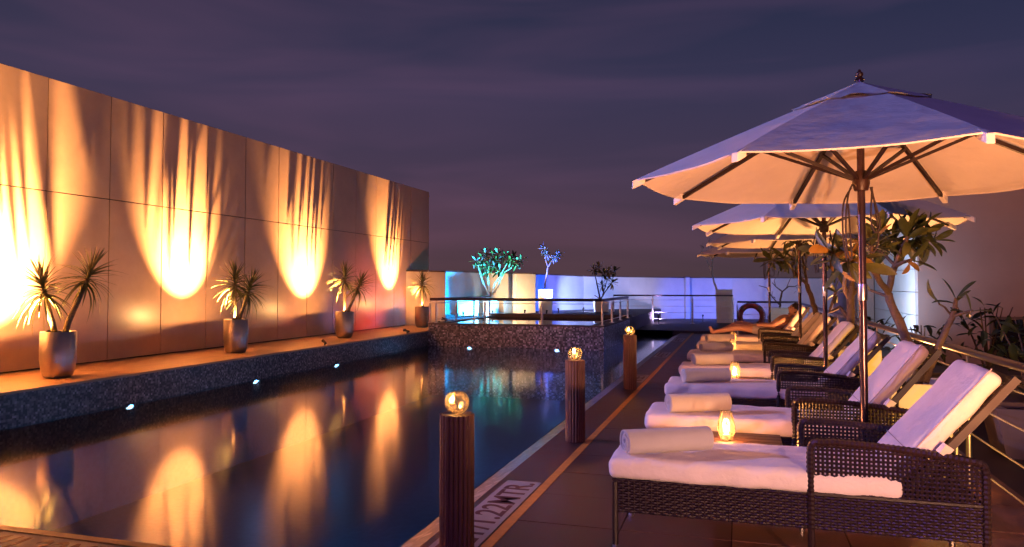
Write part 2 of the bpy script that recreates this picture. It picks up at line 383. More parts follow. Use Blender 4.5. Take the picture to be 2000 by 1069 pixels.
# ================================================================ RAILINGS
def railing(name, label, paths, zb0, ztop, rail_r=.024, post_r=.02, cables=4, spacing=1.7, matr='rail', group=None, postm='steel', posts=None):
    org = Vector(paths[0][0]).to_3d()
    t = empty(name, (org.x, org.y, zb0), 0, label, 'railing', group)
    h = ztop - zb0
    done = []
    for A, B in paths:
        a = Vector((*A, 0)) - Vector((org.x, org.y, 0)); b = Vector((*B, 0)) - Vector((org.x, org.y, 0))
        L = (b - a).length
        MB().tube([a + Vector((0, 0, h)), b + Vector((0, 0, h))], rail_r, 12).build('handrail', M[matr], t, True)
        for k in range(cables):
            z = h * (.16 + .68 * k / max(1, cables - 1)) if cables > 1 else h * .5
            MB().tube([a + Vector((0, 0, z)), b + Vector((0, 0, z))], .0065, 6).build('cable', M['steel'], t, True)
        n = max(1, round(L / spacing))
        for i in range(n + 1):
            p = a.lerp(b, i / n)
            if any((p - q).length < .15 for q in done): continue
            done.append(p.copy())
            b_ = MB().tube([p, p + Vector((0, 0, h - .1))], post_r, 10); b_.tube([p + Vector((0, 0, h - .1)), p + Vector((0, 0, h - rail_r))], post_r * .45, 8)
            b_.lathe([(post_r * 2.2, 0), (post_r * 2.2, .012), (post_r, .014)], 12, tuple(p))
            b_.build('post', M[postm], t, True)
    return t
railing('steel_railing', 'low steel railing around the raised pool at the far end', [((-7.38, 17.16), (-3.05, 17.16)), ((-3.05, 17.16), (-3.05, 21.3)), ((-7.22, 17.16), (-7.22, 21.3))], .471, 1.06, spacing=1.42, cables=2, rail_r=.034, post_r=.028)
railing('steel_railing', 'straight steel railing with cables in front of the far blue lit parapet', [((-4.3, 26.5), (-.2, 26.9))], .07, 1.05, spacing=1.5, cables=4, rail_r=.026, post_r=.034)
railing('steel_railing', 'long steel handrail with cables running behind the loungers and umbrellas', [((1.55, 2.4), (1.55, 22.3)), ((1.55, 22.3), (-.05, 22.3))], 0.0, .93, spacing=1.8, cables=4, rail_r=.028)
# ================================================================ RIGHT BUILDING
bx, by = 4.07, 20.0
bd = empty('building', (bx, by, -.45), 0, 'large plain building wall rising behind the railing on the right', 'building')
MB().box(.06, 14, 0, 12, 0, 5.6).build('wall', M['bwall'], bd)
for k in range(10):
    MB().box(0, .059, .02, 5.6, .02 + k * .56, .565 + k * .56).build('cladding_panel', M['bpale'], bd)
fr = MB()
fr.box(1.55, 9.5, -.06, -.002, 1.05, 1.12); fr.box(1.55, 1.62, -.06, -.002, 0, 1.05)
fr.build('window_frame', M['coping'], bd)
MB().box(1.63, 9.5, -.03, -.003, 0, 1.049).build('window_pane', M['window'], bd)
MB().box(-.5, -.02, 5.62, 12, 0, 5.6).build('rear_wing', M['bwall'], bd)
# ================================================================ DECK MARKERS
def textmesh(s, size, m, name='lettering', ext=.001):
    c = bpy.data.curves.new(name, 'FONT'); c.body = s; c.size = size; c.align_x = 'CENTER'; c.align_y = 'CENTER'; c.extrude = ext; c.offset = size * .012
    o = bpy.data.objects.new(name, c); link(o)
    dg = bpy.context.evaluated_depsgraph_get(); me = bpy.data.meshes.new_from_object(o.evaluated_get(dg)); bpy.data.objects.remove(o)
    me.materials.clear(); me.materials.append(m); return me
def marker(cx, cy, w, h, rz, label, s, name='depth_marker', tsz=.2, sx=.8):
    t = empty(name, (cx, cy, .001), rz, label, 'pool sign', 'painted depth markers on the deck')
    MB().box(-w / 2, w / 2, -h / 2, h / 2, 0, .003).build('plate', M['white_paint'], t)
    me = textmesh(s, tsz, M['maroon_paint']); me.name = 'lettering'
    xs = [v.co.x for v in me.vertices]; L = max(xs) - min(xs); ys = [v.co.y for v in me.vertices]; Hh = max(ys) - min(ys)
    mx_ = (max(xs) + min(xs)) / 2; my_ = (max(ys) + min(ys)) / 2
    for v in me.vertices: v.co.x = (v.co.x - mx_) * (w * .95 / L); v.co.y = (v.co.y - my_) * (h * .74 / Hh)
    put('lettering', me, t, (0, 0, .0035))
    return t
marker(-1.475, 4.26, 1.75, .25, R(90), 'white depth marker reading 4FEET/1.22MTR. beside the nearest bollard', '4FEET/1.22MTR.')
marker(-3.48, 3.10, 1.05, .27, 0, 'white depth marker reading 1.22MTR. on the near left coping', '4/1.22MTR.')
marker(-1.475, 11.3, .9, .25, R(90), 'small white depth marker on the deck just past the third bollard', '4FEET')
marker(-1.49, 15.3, 1.1, .25, R(90), 'small white depth marker midway along the deck edge beyond the bollards', '4FEET')
marker(-1.49, 19.6, 1.1, .25, R(90), 'farthest small white depth marker near the end of the yellow line', '4FEET')
# ================================================================ PALMS IN POTS
potm = MB().lathe([(0, .005), (.13, .0), (.16, .02), (.185, .10), (.198, .22), (.20, .55), (.193, .56), (.183, .555), (.18, .47), (0, .47)], 36).mesh('pot', M['pot'], True)
def blade_mesh(L, droop, w=.011, n=7):
    vs = []; fs = []
    for i in range(n + 1):
        t = i / n; x = L * (t - .10 * droop * t * t); z = -L * droop * t * t * .62
        ww = w * (1 - t ** 2.2) + .0006
        vs += [(x, -ww, z + ww * .5), (x, 0, z), (x, ww, z + ww * .5)]
    for i in range(n):
        b = i * 3; fs += [(b, b + 3, b + 4, b + 1), (b + 1, b + 4, b + 5, b + 2)]
    return MB().add(vs, fs).mesh('leaf', M['blade'], True)
blades = [blade_mesh(L, d, w) for L, d, w in ((.38, .25, .014), (.42, .6, .016), (.44, .95, .015), (.40, 1.25, .015), (.34, .1, .013), (.46, .75, .016))]
def palm(x, y, stems, label, seed, nleaf=62):
    rnd = random.Random(seed)
    t = empty('yucca_palm', (x, y, ZL + .47), rnd.uniform(0, .3), label, 'palm', 'yucca palms in the row of metal pots')
    t.rotation_euler = (0, 0, 0)
    MB().lathe([(0, 0), (.1, .006), (.178, .002)], 20).build('soil', M['soil'], t)
    for (dx, dy, dz, r) in stems:
        tip = Vector((dx, dy, dz)); base = Vector((dx * .18, dy * .18, -.02))
        pts = [base, base.lerp(tip, .3) + Vector((-dx * .08, -dy * .08, 0)), base.lerp(tip, .65) + Vector((-dx * .04, 0, 0)), tip]
        fine = []
        for i in range(3):
            for k in range(4):
                fine.append(pts[i].lerp(pts[i + 1], k / 4))
        fine.append(tip)
        MB().tube(fine, [r * (1.15 - .35 * i / 12) * (1 + .07 * (i % 2)) for i in range(13)], 10).build('trunk', M['palmtrunk'], t, True)
        ax = (tip - pts[2]).normalized()
        q = Vector((0, 0, 1)).rotation_difference(ax)
        for k in range(nleaf):
            f = k / nleaf; el = R(84 - 112 * f ** .9 + rnd.uniform(-9, 9)); az = k * 2.39996 + rnd.uniform(-.2, .2)
            me = blades[4] if f < .12 else blades[0] if f < .3 else rnd.choice((blades[1], blades[5], blades[0])) if f < .7 else rnd.choice((blades[2], blades[3], blades[1]))
            ro = Euler((0, -el, az)).to_quaternion()
            o = put('leaf', me, t, tip + ax * (.10 - .20 * f))
            o.rotation_mode = 'QUATERNION'; o.rotation_quaternion = q @ ro
            s = rnd.uniform(.85, 1.08) * (.92 if nleaf < 60 else 1); o.scale = (s, s, s)
pots = [(-7.98, 7.10), (-8.05, 10.55), (-8.12, 14.25), (-8.12, 18.35)]
pl = ['first dull metal pot from the left, below the two stemmed yucca', 'second dull metal pot from the left on the ledge', 'third dull metal pot from the left on the ledge', 'farthest dull metal pot at the end of the ledge']
for (x, y), l in zip(pots, pl):
    tag(put('metal_pot', potm, None, (x, y, ZL + .0005)), l, 'pot', 'metal pots along the ledge')
palm(*pots[0], [(-.06, -.16, .60, .030), (.20, .22, .74, .032)], 'nearest yucca palm with two stems spreading apart in the first pot', 3, 78)
palm(*pots[1], [(.02, -.06, .68, .028), (.14, .14, .56, .028)], 'two stemmed yucca palm in the second pot from the left', 5, 70)
palm(*pots[2], [(.02, -.03, .78, .028), (.26, .14, .62, .03)], 'leaning two stemmed yucca palm in the third pot', 9, 64)
palm(*pots[3], [(.0, .0, .68, .032)], 'single stemmed yucca palm in the farthest pot', 12, 74)
# wall washers standing in the pots, behind the stems
def washer(x, y, z, tx, ty, tz, power, label, size=78):
    fixture((x, y, z), (tx, ty, tz), power, WARM, label, size=size, blend=1.0, rad=.010, group='warm uplights in the pots', r=.035, name='uplight', pole=z - .1)
    spot('spill_lamp', (x + .01, y, z + .02), (tx, ty, tz - .1), power * .020, WARM, 160, .6, .012)  # extra wide lamp, added to pale the wall around the beam
washer(-8.04, 5.45, .84, -9.0, 5.60, 2.0, 5000, 'warm uplight at the very left washing the wall', 88)
washer(-8.02, 6.98, .84, -9.0, 6.80, 1.85, 7500, 'warm uplight in the first metal pot', 100)
washer(-8.04, 10.46, .84, -9.0, 10.36, 2.0, 5200, 'warm uplight in the second metal pot', 66)
washer(-8.08, 14.15, .84, -9.0, 14.00, 1.95, 3800, 'warm uplight in the third metal pot', 72)
washer(-8.10, 18.26, .84, -9.0, 18.10, 2.10, 4200, 'warm uplight in the farthest metal pot', 62)
# ================================================================ UNDERWATER LAMPS
def uwl(loc, nrm, label, pwr=8):
    t = empty('pool_light', loc, 0, label, 'pool light', 'small round lights under the waterline')
    q = Vector(nrm).to_track_quat('Z', 'Y').to_matrix().to_4x4()
    a = MB().lathe([(.06, .0), (.075, .0), (.075, .012), (.06, .016)], 20).mesh('ring', M['steel'], True); a.transform(Matrix.Diagonal((1, 1, .3, 1)) @ q); put('ring', a, t)
    a = MB().lathe([(0, .010), (.059, .008)], 20).mesh('lens', M['lampw']); a.transform(Matrix.Diagonal((1, 1, .3, 1)) @ q); put('lens', a, t)
    s = spot('lamp', loc, Vector(loc) + Vector(nrm), pwr, (.12, .42, .95), 170, .8, .08); s.parent = t; s.location = tuple(Vector(nrm) * .03)
for y, l in ((7.62, 'nearest pool light on the left pool wall'), (10.17, 'second pool light on the left pool wall'), (12.65, 'farthest pool light on the left pool wall')):
    uwl((XL + .003, y, -.145), (1, 0, 0), l)
for x, l in ((-6.3, 'left pool light in the stone face of the raised pool'), (-4.11, 'right pool light in the stone face of the raised pool')):
    uwl((x, 17.098, -.145), (0, -1, 0), l)
for y, l in ((6.2, 'nearest added pool light, unseen on the deck side, deep down'), (10.8, 'second added pool light, unseen on the deck side, deep down'), (15.2, 'third added pool light, unseen on the deck side, deep down')):
    uwl((-1.903, y, -.75), (-1, 0, 0), l, 110)  # added lamps out of sight, to tint the whole basin blue
uwl((-4.6, YN + .003, -.75), (0, 1, 0), 'added unseen pool light under the near coping, deep down', 100)  # one more added lamp, evens out the blue of the water
# ================================================================ BOLLARDS WITH GLASS GLOBES
def flame_mesh(h=.035, r=.008):
    return MB().lathe([(.0005, 0), (r * .7, h * .1), (r, h * .3), (r * .75, h * .6), (r * .3, h * .85), (.0004, h)], 12).mesh('flame', M['flame'], True)
flm = flame_mesh(); flm2 = flame_mesh(.055, .014)
waxm = MB().lathe([(0, 0), (.02, 0), (.02, .03), (.017, .031), (0, .027)], 16).mesh('candle', M['wax'], True)
def slat_mesh(L):
    n = 5; vs = []; fs = []; w = .0125
    for z in (0, L):
        for k in range(n + 1):
            a = math.pi * k / n; vs.append((math.sin(a) * .011, -math.cos(a) * w, z))
    for k in range(n): fs.append((k, k + 1, n + 2 + k, n + 1 + k))
    fs.append(tuple(range(n, -1, -1))); fs.append(tuple(range(n + 1, 2 * n + 2)))
    return MB().add(vs, fs).mesh('slat', M['slat'], True)
slm = slat_mesh(.725)
blabs = ['nearest dark slatted wooden bollard beside the depth marker', 'middle dark slatted wooden bollard on the pool edge', 'farthest dark slatted wooden bollard on the pool edge']
glabs = ['nearest glowing glass globe candle on top of a bollard', 'middle glowing glass globe candle on top of a bollard', 'farthest glowing glass globe candle on top of a bollard']
flamepos = [(-.03, .0), (-.012, .01), (-.02, .0)]
for i, y in enumerate((3.66, 6.60, 10.12)):
    t = empty('wooden_bollard', (-1.42, y, 0), 0, blabs[i], 'bollard', 'slatted bollards along the pool')
    MB().lathe([(0, .0), (.078, .0), (.078, .715), (0, .715)], 8).build('core', M['wickerb'], t)
    for k in range(20):
        a = 2 * math.pi * k / 20
        rr = .078 + random.uniform(-.002, .003)
        put('slat', slm, t, (rr * math.cos(a), rr * math.sin(a), random.uniform(.0, .006)), (0, 0, a))
    MB().lathe([(0, .716), (.079, .716), (.079, .73), (0, .732)], 24).build('cap', M['wood'], t, True)
    g = empty('glass_globe', (-1.42, y, .7325), 0, glabs[i], 'candle lamp', 'glass globe candles on the bollards')
    pr = []
    for k in range(15):
        a = R(-58 + 118 * k / 14); pr.append((.066 * math.cos(a), .056 + .062 * math.sin(a)))
    MB().lathe([(0, .0)] + [(.03, .0)] + pr + [(r - .006, z) for r, z in reversed(pr[2:])] + [(0, .014)], 28).build('globe', M['thick'], g, True)
    put('candle', waxm, g, (flamepos[i][0], flamepos[i][1], .018))
    put('flame', flm2, g, (flamepos[i][0], flamepos[i][1], .052))
    point('lamp', (flamepos[i][0], flamepos[i][1], .085), 20, (1, .42, .11), .012, g)
# ================================================================ LOUNGERS
def rbox(a, b, c, r, nx, ny, nz, nf=None):
    """rounded box, half sizes a b c, corner radius r"""
    bm = bmesh.new(); idx = {}
    def V(i, j, k):
        key = (i, j, k)
        if key in idx: return idx[key]
        p = Vector((a * (2 * i / nx - 1), b * (2 * j / ny - 1), c * (2 * k / nz - 1)))
        q = Vector((max(-a + r, min(a - r, p.x)), max(-b + r, min(b - r, p.y)), max(-c + r, min(c - r, p.z))))
        d = p - q
        if d.length > 1e-9: p = q + d.normalized() * min(r, max(d.length, r if max(abs(d.x), abs(d.y), abs(d.z)) > r * .99 else d.length))
        if nf: p = nf(p, d)
        v = bm.verts.new(p); idx[key] = v; return v
    def face(*vs):
        try: bm.faces.new(vs)
        except ValueError: pass
    for i in range(nx):
        for j in range(ny):
            face(V(i, j, nz), V(i + 1, j, nz), V(i + 1, j + 1, nz), V(i, j + 1, nz)); face(V(i, j + 1, 0), V(i + 1, j + 1, 0), V(i + 1, j, 0), V(i, j, 0))
    for i in range(nx):
        for k in range(nz):
            face(V(i, 0, k), V(i + 1, 0, k), V(i + 1, 0, k + 1), V(i, 0, k + 1)); face(V(i, ny, k + 1), V(i + 1, ny, k + 1), V(i + 1, ny, k), V(i, ny, k))
    for j in range(ny):
        for k in range(nz):
            face(V(0, j, k + 1), V(0, j + 1, k + 1), V(0, j + 1, k), V(0, j, k)); face(V(nx, j, k), V(nx, j + 1, k), V(nx, j + 1, k + 1), V(nx, j, k + 1))
    return bm
def bm_mesh(bm, name, m):
    me = bpy.data.meshes.new(name); bm.to_mesh(me); bm.free(); me.materials.append(m)
    me.polygons.foreach_set('use_smooth', [True] * len(me.polygons)); return me
def wr(seed, amp, sc):
    def f(p, d):
        s = Vector((p.x * sc, p.y * sc * 1.6 + p.x * 2.2, p.z * sc)) + Vector((seed * 3.1, 0, 0))
        k = noise.noise(s) + .5 * noise.noise(s * 2.3)
        nn = d.normalized() if d.length > 1e-6 else Vector((0, 0, 1 if p.z > 0 else -1))
        # skirts hang with diagonal creases on the sides
        cre = noise.noise(Vector((p.x * 9 - p.z * 14, seed, p.y * 3)))
        side = 1 if abs(d.y) + abs(d.x) > 1e-6 else 0
        return p + nn * (amp * k + side * amp * .8 * cre)
    return f
def weave(mb, P0, U, V_, L, h, pu, pv, su, sv, nrm, amp=.004, hfun=None):
    """strands: verticals every pu along U (width su), horizontals every pv along V (width sv)"""
    P0 = Vector(P0); U = Vector(U); V_ = Vector(V_); nrm = Vector(nrm)
    nu = int(L / pu); nv = int(h / pv)
    for i in range(nu + 1):
        u = min(L, i * pu + pu * .5)
        if u > L: continue
        hh = hfun(u) if hfun else h
        a = P0 + U * (u - su / 2); b = P0 + U * (u + su / 2); c = P0 + U * u + nrm * .003
        vs = [a, c, b, a + V_ * hh, c + V_ * hh, b + V_ * hh]
        mb.add(vs, [(0, 1, 4, 3), (1, 2, 5, 4)])
    for j in range(nv + 1):
        v = j * pv + pv * .5; vs = []; fs = []
        lim = L
        for i in range(nu + 2):
            u = min(L, i * pu)
            hh = hfun(u) if hfun else h
            vv = min(v, hh)
            off = nrm * (amp * (1 if (i + j) % 2 else -1))
            p = P0 + U * u + V_ * vv + off
            vs += [p - V_ * sv / 2, p + nrm * .0028, p + V_ * sv / 2]
        for i in range(nu + 1):
            b = i * 3; fs += [(b, b + 3, b + 4, b + 1), (b + 1, b + 4, b + 5, b + 2)]
        mb.add(vs, fs)
WD = .60
seed_c = [0]
def arm_top(u): return .632 - .006 * u - .058 * max(0, u / .75) ** 2 - .05 * max(0, .05 - u) / .05 * .6
def make_lounger(label):
    t = empty('wicker_lounger', (0, 0, 0), 0, label, 'sun lounger', 'wicker sun loungers in a row beside the pool')
    # frame: dark deck board inside plus wooden platform
    fr = MB(); fr.box(.03, 1.72, .02, WD - .02, .335, .365); fr.box(.02, 1.73, .022, .03, .21, .36); fr.box(.02, 1.73, WD - .03, WD - .022, .21, .36); fr.box(.022, .03, .03, WD - .03, .21, .36); fr.box(1.72, 1.728, .03, WD - .03, .21, .36)
    fr.build('frame', M['wickerb'], t)
    for nm, P0, U, L, n in (('apron', (.01, 0, .2), (1, 0, 0), 1.73, (0, -1, 0)), ('apron', (1.74, WD, .2), (-1, 0, 0), 1.73, (0, 1, 0)), ('apron', (0.005, WD, .2), (0, -1, 0), WD, (-1, 0, 0)), ('apron', (1.745, 0, .2), (0, 1, 0), WD, (1, 0, 0))):
        w = MB(); weave(w, P0, U, (0, 0, 1), L, .172, .030, .0135, .012, .0125, n, .0035)
        w.build(nm, M['wicker'], t, False)
    for y, n in ((0, (0, -1, 0)), (WD, (0, 1, 0))):
        w = MB(); weave(w, (.99, y, .372), (1, 0, 0), (0, 0, 1), .75, .26, .0208, .0208, .0128, .0125, n, .003, hfun=lambda u: arm_top(u) - .372)
        w.build('arm_lattice', M['wicker'], t, False)
        top = [(.985, y, .20), (.985, y, .56), (.988, y, .605), (1.005, y, .628)] + [(.99 + u, y, arm_top(u)) for u in (.04, .1, .2, .3, .4, .5, .6, .68, .72)] + [(1.735, y, .565), (1.745, y, .53), (1.745, y, .2)]
        # braided rim: a tube with small ridges
        pts = []
        for a, b in zip(top[:-1], top[1:]):
            a, b = Vector(a), Vector(b); k = max(1, int((b - a).length / .011))
            for i in range(k): pts.append(a.lerp(b, i / k))
        pts.append(Vector(top[-1]))
        MB().tube(pts, [.017 + (.0035 if i % 2 else 0) for i in range(len(pts))], 8).build('arm_rim', M['wicker'], t, False)
        MB().tube([(.99, y, .374), (1.74, y, .374)], .011, 6).build('arm_rail', M['wicker'], t, True)
    for x, y in ((.015, .0), (.015, WD), (.985, 0), (.985, WD), (1.742, 0), (1.742, WD)):
        b = MB().tube([(x, y, .2 if x > .1 else .36), (x, y, .03)], .017, 8); b.build('leg', M['wicker'], t, True)
        MB().lathe([(0, 0), (.016, 0), (.016, .034), (0, .034)], 10, (x, y, 0)).build('foot', M['steel'], t)
    # seat cushion
    sd = 1
    me = bm_mesh(rbox(.715, WD / 2 + .012, .058, .042, 60, 26, 8, wr(sd, .008, 5)), 'seat_cushion', M['cushion'])
    put('seat_cushion', me, t, (.69, WD / 2, .427))
    # back cushion and its frame, 50 degrees
    piv = empty('backrest', (1.42, WD / 2, .44)); piv.parent = t; piv.rotation_euler = (0, R(-50), 0)
    me = bm_mesh(rbox(.335, WD / 2 - .02, .045, .038, 40, 24, 8, wr(sd + 5, .006, 5)), 'back_cushion', M['cushion'])
    put('back_cushion', me, piv, (.335, 0, .052))
    b = MB()
    for y in (-WD / 2 + .03, WD / 2 - .03): b.box(.0, .705, y - .018, y + .018, -.035, .0)
    for x in (.1, .25, .4, .55, .68): b.box(x - .02, x + .02, -WD / 2 + .049, WD / 2 - .049, -.03, -.004)
    b.build('back_frame', M['ribwood'], piv)
    w = []
    for i in range(25):
        x = .035 + .0 * i
    ring = [(-.0 + .67 * k / 12, -WD / 2 + .024, .085) for k in range(13)]
    MB().tube([(x, y - .003, z + .003) for x, y, z in ring], .003, 5).build('piping', M['piping'], piv, True)
    MB().tube([(.13, -WD / 2 + .01 + (WD - .02) * k / 10, .0985) for k in range(11)], .0022, 5).build('seam', M['piping'], piv, True)
    # prop stay behind the back
    for y in (.05, WD - .05): MB().tube([(1.60, y, .37), (1.645, y, .80)], .010, 6).build('prop_stay', M['wickerb'], t, True)
    # tie ribbon sticking out at the side
    tb = MB(); tb.hexa([(.22, -.30, -.03), (.27, -.30, -.03), (.27, -.285, -.03), (.22, -.285, -.03), (.215, -.335, .015), (.265, -.33, .02), (.265, -.31, .03), (.215, -.31, .03)])
    tb.build('cushion_tie', M['cushion'], piv)
    return t
LY = [3.97, 5.38, 7.09, 8.67, 10.47, 12.22, 13.92]
llab = ['nearest wicker lounger with purple lit raised backrest', 'second nearest wicker lounger, behind the first candle table', 'third nearest wicker lounger, before the second candle', 'fourth nearest wicker lounger, just past the second candle', 'fifth nearest wicker lounger, in the middle of the row', 'sixth nearest wicker lounger, next to the reclining person', 'farthest wicker lounger, with a person reclining on it']
L0 = make_lounger(llab[0])
for i, y in enumerate(LY):
    o = L0 if i == 0 else dup(L0)
    o.location = (-.655 + [0, .02, .0, .01, -.01, .02, 0][i], y, 0.0); o.rotation_euler = (0, 0, R([0, .6, -.5, .4, -.3, .5, 0][i])); o['label'] = llab[i]
# every lounger was left a little differently: own cushion creases and backrest angle
SEATS = [bm_mesh(rbox(.715, WD / 2 + .012, .058, .042, 60, 26, 8, wr(20 + k * 3, .009, 4.5 + k * .5)), 'seat_cushion', M['cushion']) for k in range(4)]
BACKS = [bm_mesh(rbox(.335, WD / 2 - .02, .045, .038, 40, 24, 8, wr(40 + k * 3, .007, 5)), 'back_cushion', M['cushion']) for k in range(4)]
by_parent = {}
for o in SC.collection.objects:
    if o.parent: by_parent.setdefault(o.parent.name, []).append(o)
for i, y in enumerate(LY):
    root = [o for o in SC.collection.objects if o.get('label') == llab[i]][0]
    for c in by_parent[root.name]:
        if c.name.startswith('seat_cushion') and i: c.data = SEATS[i % 4]
        if c.name.startswith('backrest'):
            c.rotation_euler = (0, R(-50 + [0, -1, 1, 0, -1.5, 1, -6][i]), 0)
            for g in by_parent[c.name]:
                if g.name.startswith('back_cushion') and i: g.data = BACKS[i % 4]; g.rotation_euler = (0, 0, R(random.uniform(-1, 1)))
# ================================================================ ROLLED TOWELS
def towel_mesh(sd):
    rnd = random.Random(sd); n = 150; turns = 4.6; L = .245; th = .0125; R0 = .074
    vs = []; fs = []; m = 9
    def rad(t): return R0 - (R0 - .012) * (1 - t)
    for i in range(n + 1):
        t = i / n; a = -turns * 2 * math.pi * (1 - t) + R(-100); r = .012 + (R0 - .012) * t
        r *= 1 + .03 * math.sin(a * 2 + sd)
        for s in (0, 1):
            rr = r - s * th * .86
            for k in range(m):
                x = -L + 2 * L * k / (m - 1)
                e = .004 * math.sin(i * .13 + sd) if k in (0, m - 1) else 0
                bul = 1 + .03 * noise.noise(Vector((x * 6, a * .2, sd)))
                if k in (0, m - 1): bul *= .985
                vs.append((x + (e if k == 0 else -e), rr * bul * math.cos(a) * 1.04, rr * bul * math.sin(a) * .94))
    def I(i, s, k): return (i * 2 + s) * m + k
    for i in range(n):
        for k in range(m - 1):
            fs.append((I(i, 0, k), I(i, 0, k + 1), I(i + 1, 0, k + 1), I(i + 1, 0, k))); fs.append((I(i, 1, k + 1), I(i, 1, k), I(i + 1, 1, k), I(i + 1, 1, k + 1)))
        fs.append((I(i, 1, 0), I(i, 0, 0), I(i + 1, 0, 0), I(i + 1, 1, 0))); fs.append((I(i, 0, m - 1), I(i, 1, m - 1), I(i + 1, 1, m - 1), I(i + 1, 0, m - 1)))
    for k in range(m - 1): fs.append((I(n, 0, k), I(n, 0, k + 1), I(n, 1, k + 1), I(n, 1, k)))
    return MB().add(vs, fs).mesh('rolled_towel', M['towel'], True)
tms = [towel_mesh(s) for s in (1, 2, 3)]
tx = [-.385, -.29, -.31, -.30, -.31, -.30]
tlab = ['rolled white towel on the nearest lounger', 'rolled white towel on the second lounger', 'rolled white towel on the third lounger', 'rolled white towel on the fourth lounger', 'rolled white towel on the fifth lounger', 'rolled white towel on the sixth lounger']
for i in range(6):
    o = put('rolled_towel', tms[i % 3], None, (tx[i], LY[i] + [.20, .19, .2, .19, .2, .19][i], .557), (R(random.uniform(-20, 20)) if i else 0, 0, R([29, 25, 27, 24, 26, 25][i])))
    if i: o.scale = (.93, 1, 1)
    tag(o, tlab[i], 'towel', 'rolled towels on the loungers')
# ================================================================ SIDE TABLES + CANDLES
def make_table(label):
    t = empty('side_table', (0, 0, 0), 0, label, 'side table', 'small side tables between the loungers')
    for k in range(5): MB().box(-.25, .25, -.23 + k * .093, -.142 + k * .093, .395, .42).build('plank', M['wood'], t, bevel=.003)
    MB().box(-.235, .235, -.215, .215, .35, .394).build('apron', M['wickerb'], t)
    for x in (-.21, .21):
        for y in (-.19, .19): MB().box(x - .018, x + .018, y - .018, y + .018, 0, .35).build('leg', M['wood'], t)
    return t
def make_candle(label):
    g = empty('glass_candle_lamp', (0, 0, 0), 0, label, 'candle lamp', 'tulip glass candles on the side tables')
    pr = [(.030, .0), (.034, .006), (.045, .03), (.054, .062), (.056, .085), (.050, .12), (.040, .155), (.034, .185)]
    MB().lathe([(0, .0)] + pr + [(r - .003, z) for r, z in reversed(pr[1:])] + [(0, .008)], 28).build('glass_chimney', M['glass'], g, True)
    put('candle', waxm, g, (0, 0, .0085)); put('flame', flm2, g, (0, 0, .042))
    point('lamp', (0, 0, .075), 42, (1, .38, .10), .02, g)
    return g
TB = [(.0, 4.98), (.0, 8.17), (.0, 11.64), (.0, 13.35)]
cx_ = [(-.085, 4.92), (-.05, 8.15), (-.1, 11.6), (-.1, 13.3)]
tl_ = ['nearest low wooden side table between the first two loungers', 'second wooden side table between third and fourth loungers', 'third wooden side table between fifth and sixth loungers', 'farthest wooden side table beside the occupied lounger']
cl_ = ['nearest glass candle lamp glowing on the first side table', 'second glass candle lamp glowing between third and fourth loungers', 'third glass candle lamp glowing between fifth and sixth loungers', 'farthest glass candle lamp glowing before the reclining person']
T0 = make_table(tl_[0]); C0 = make_candle(cl_[0])
for i in range(4):
    o = T0 if i == 0 else dup(T0); o.location = (*TB[i], 0); o['label'] = tl_[i]
    o = C0 if i == 0 else dup(C0); o.location = (*cx_[i], .4205); o['label'] = cl_[i]
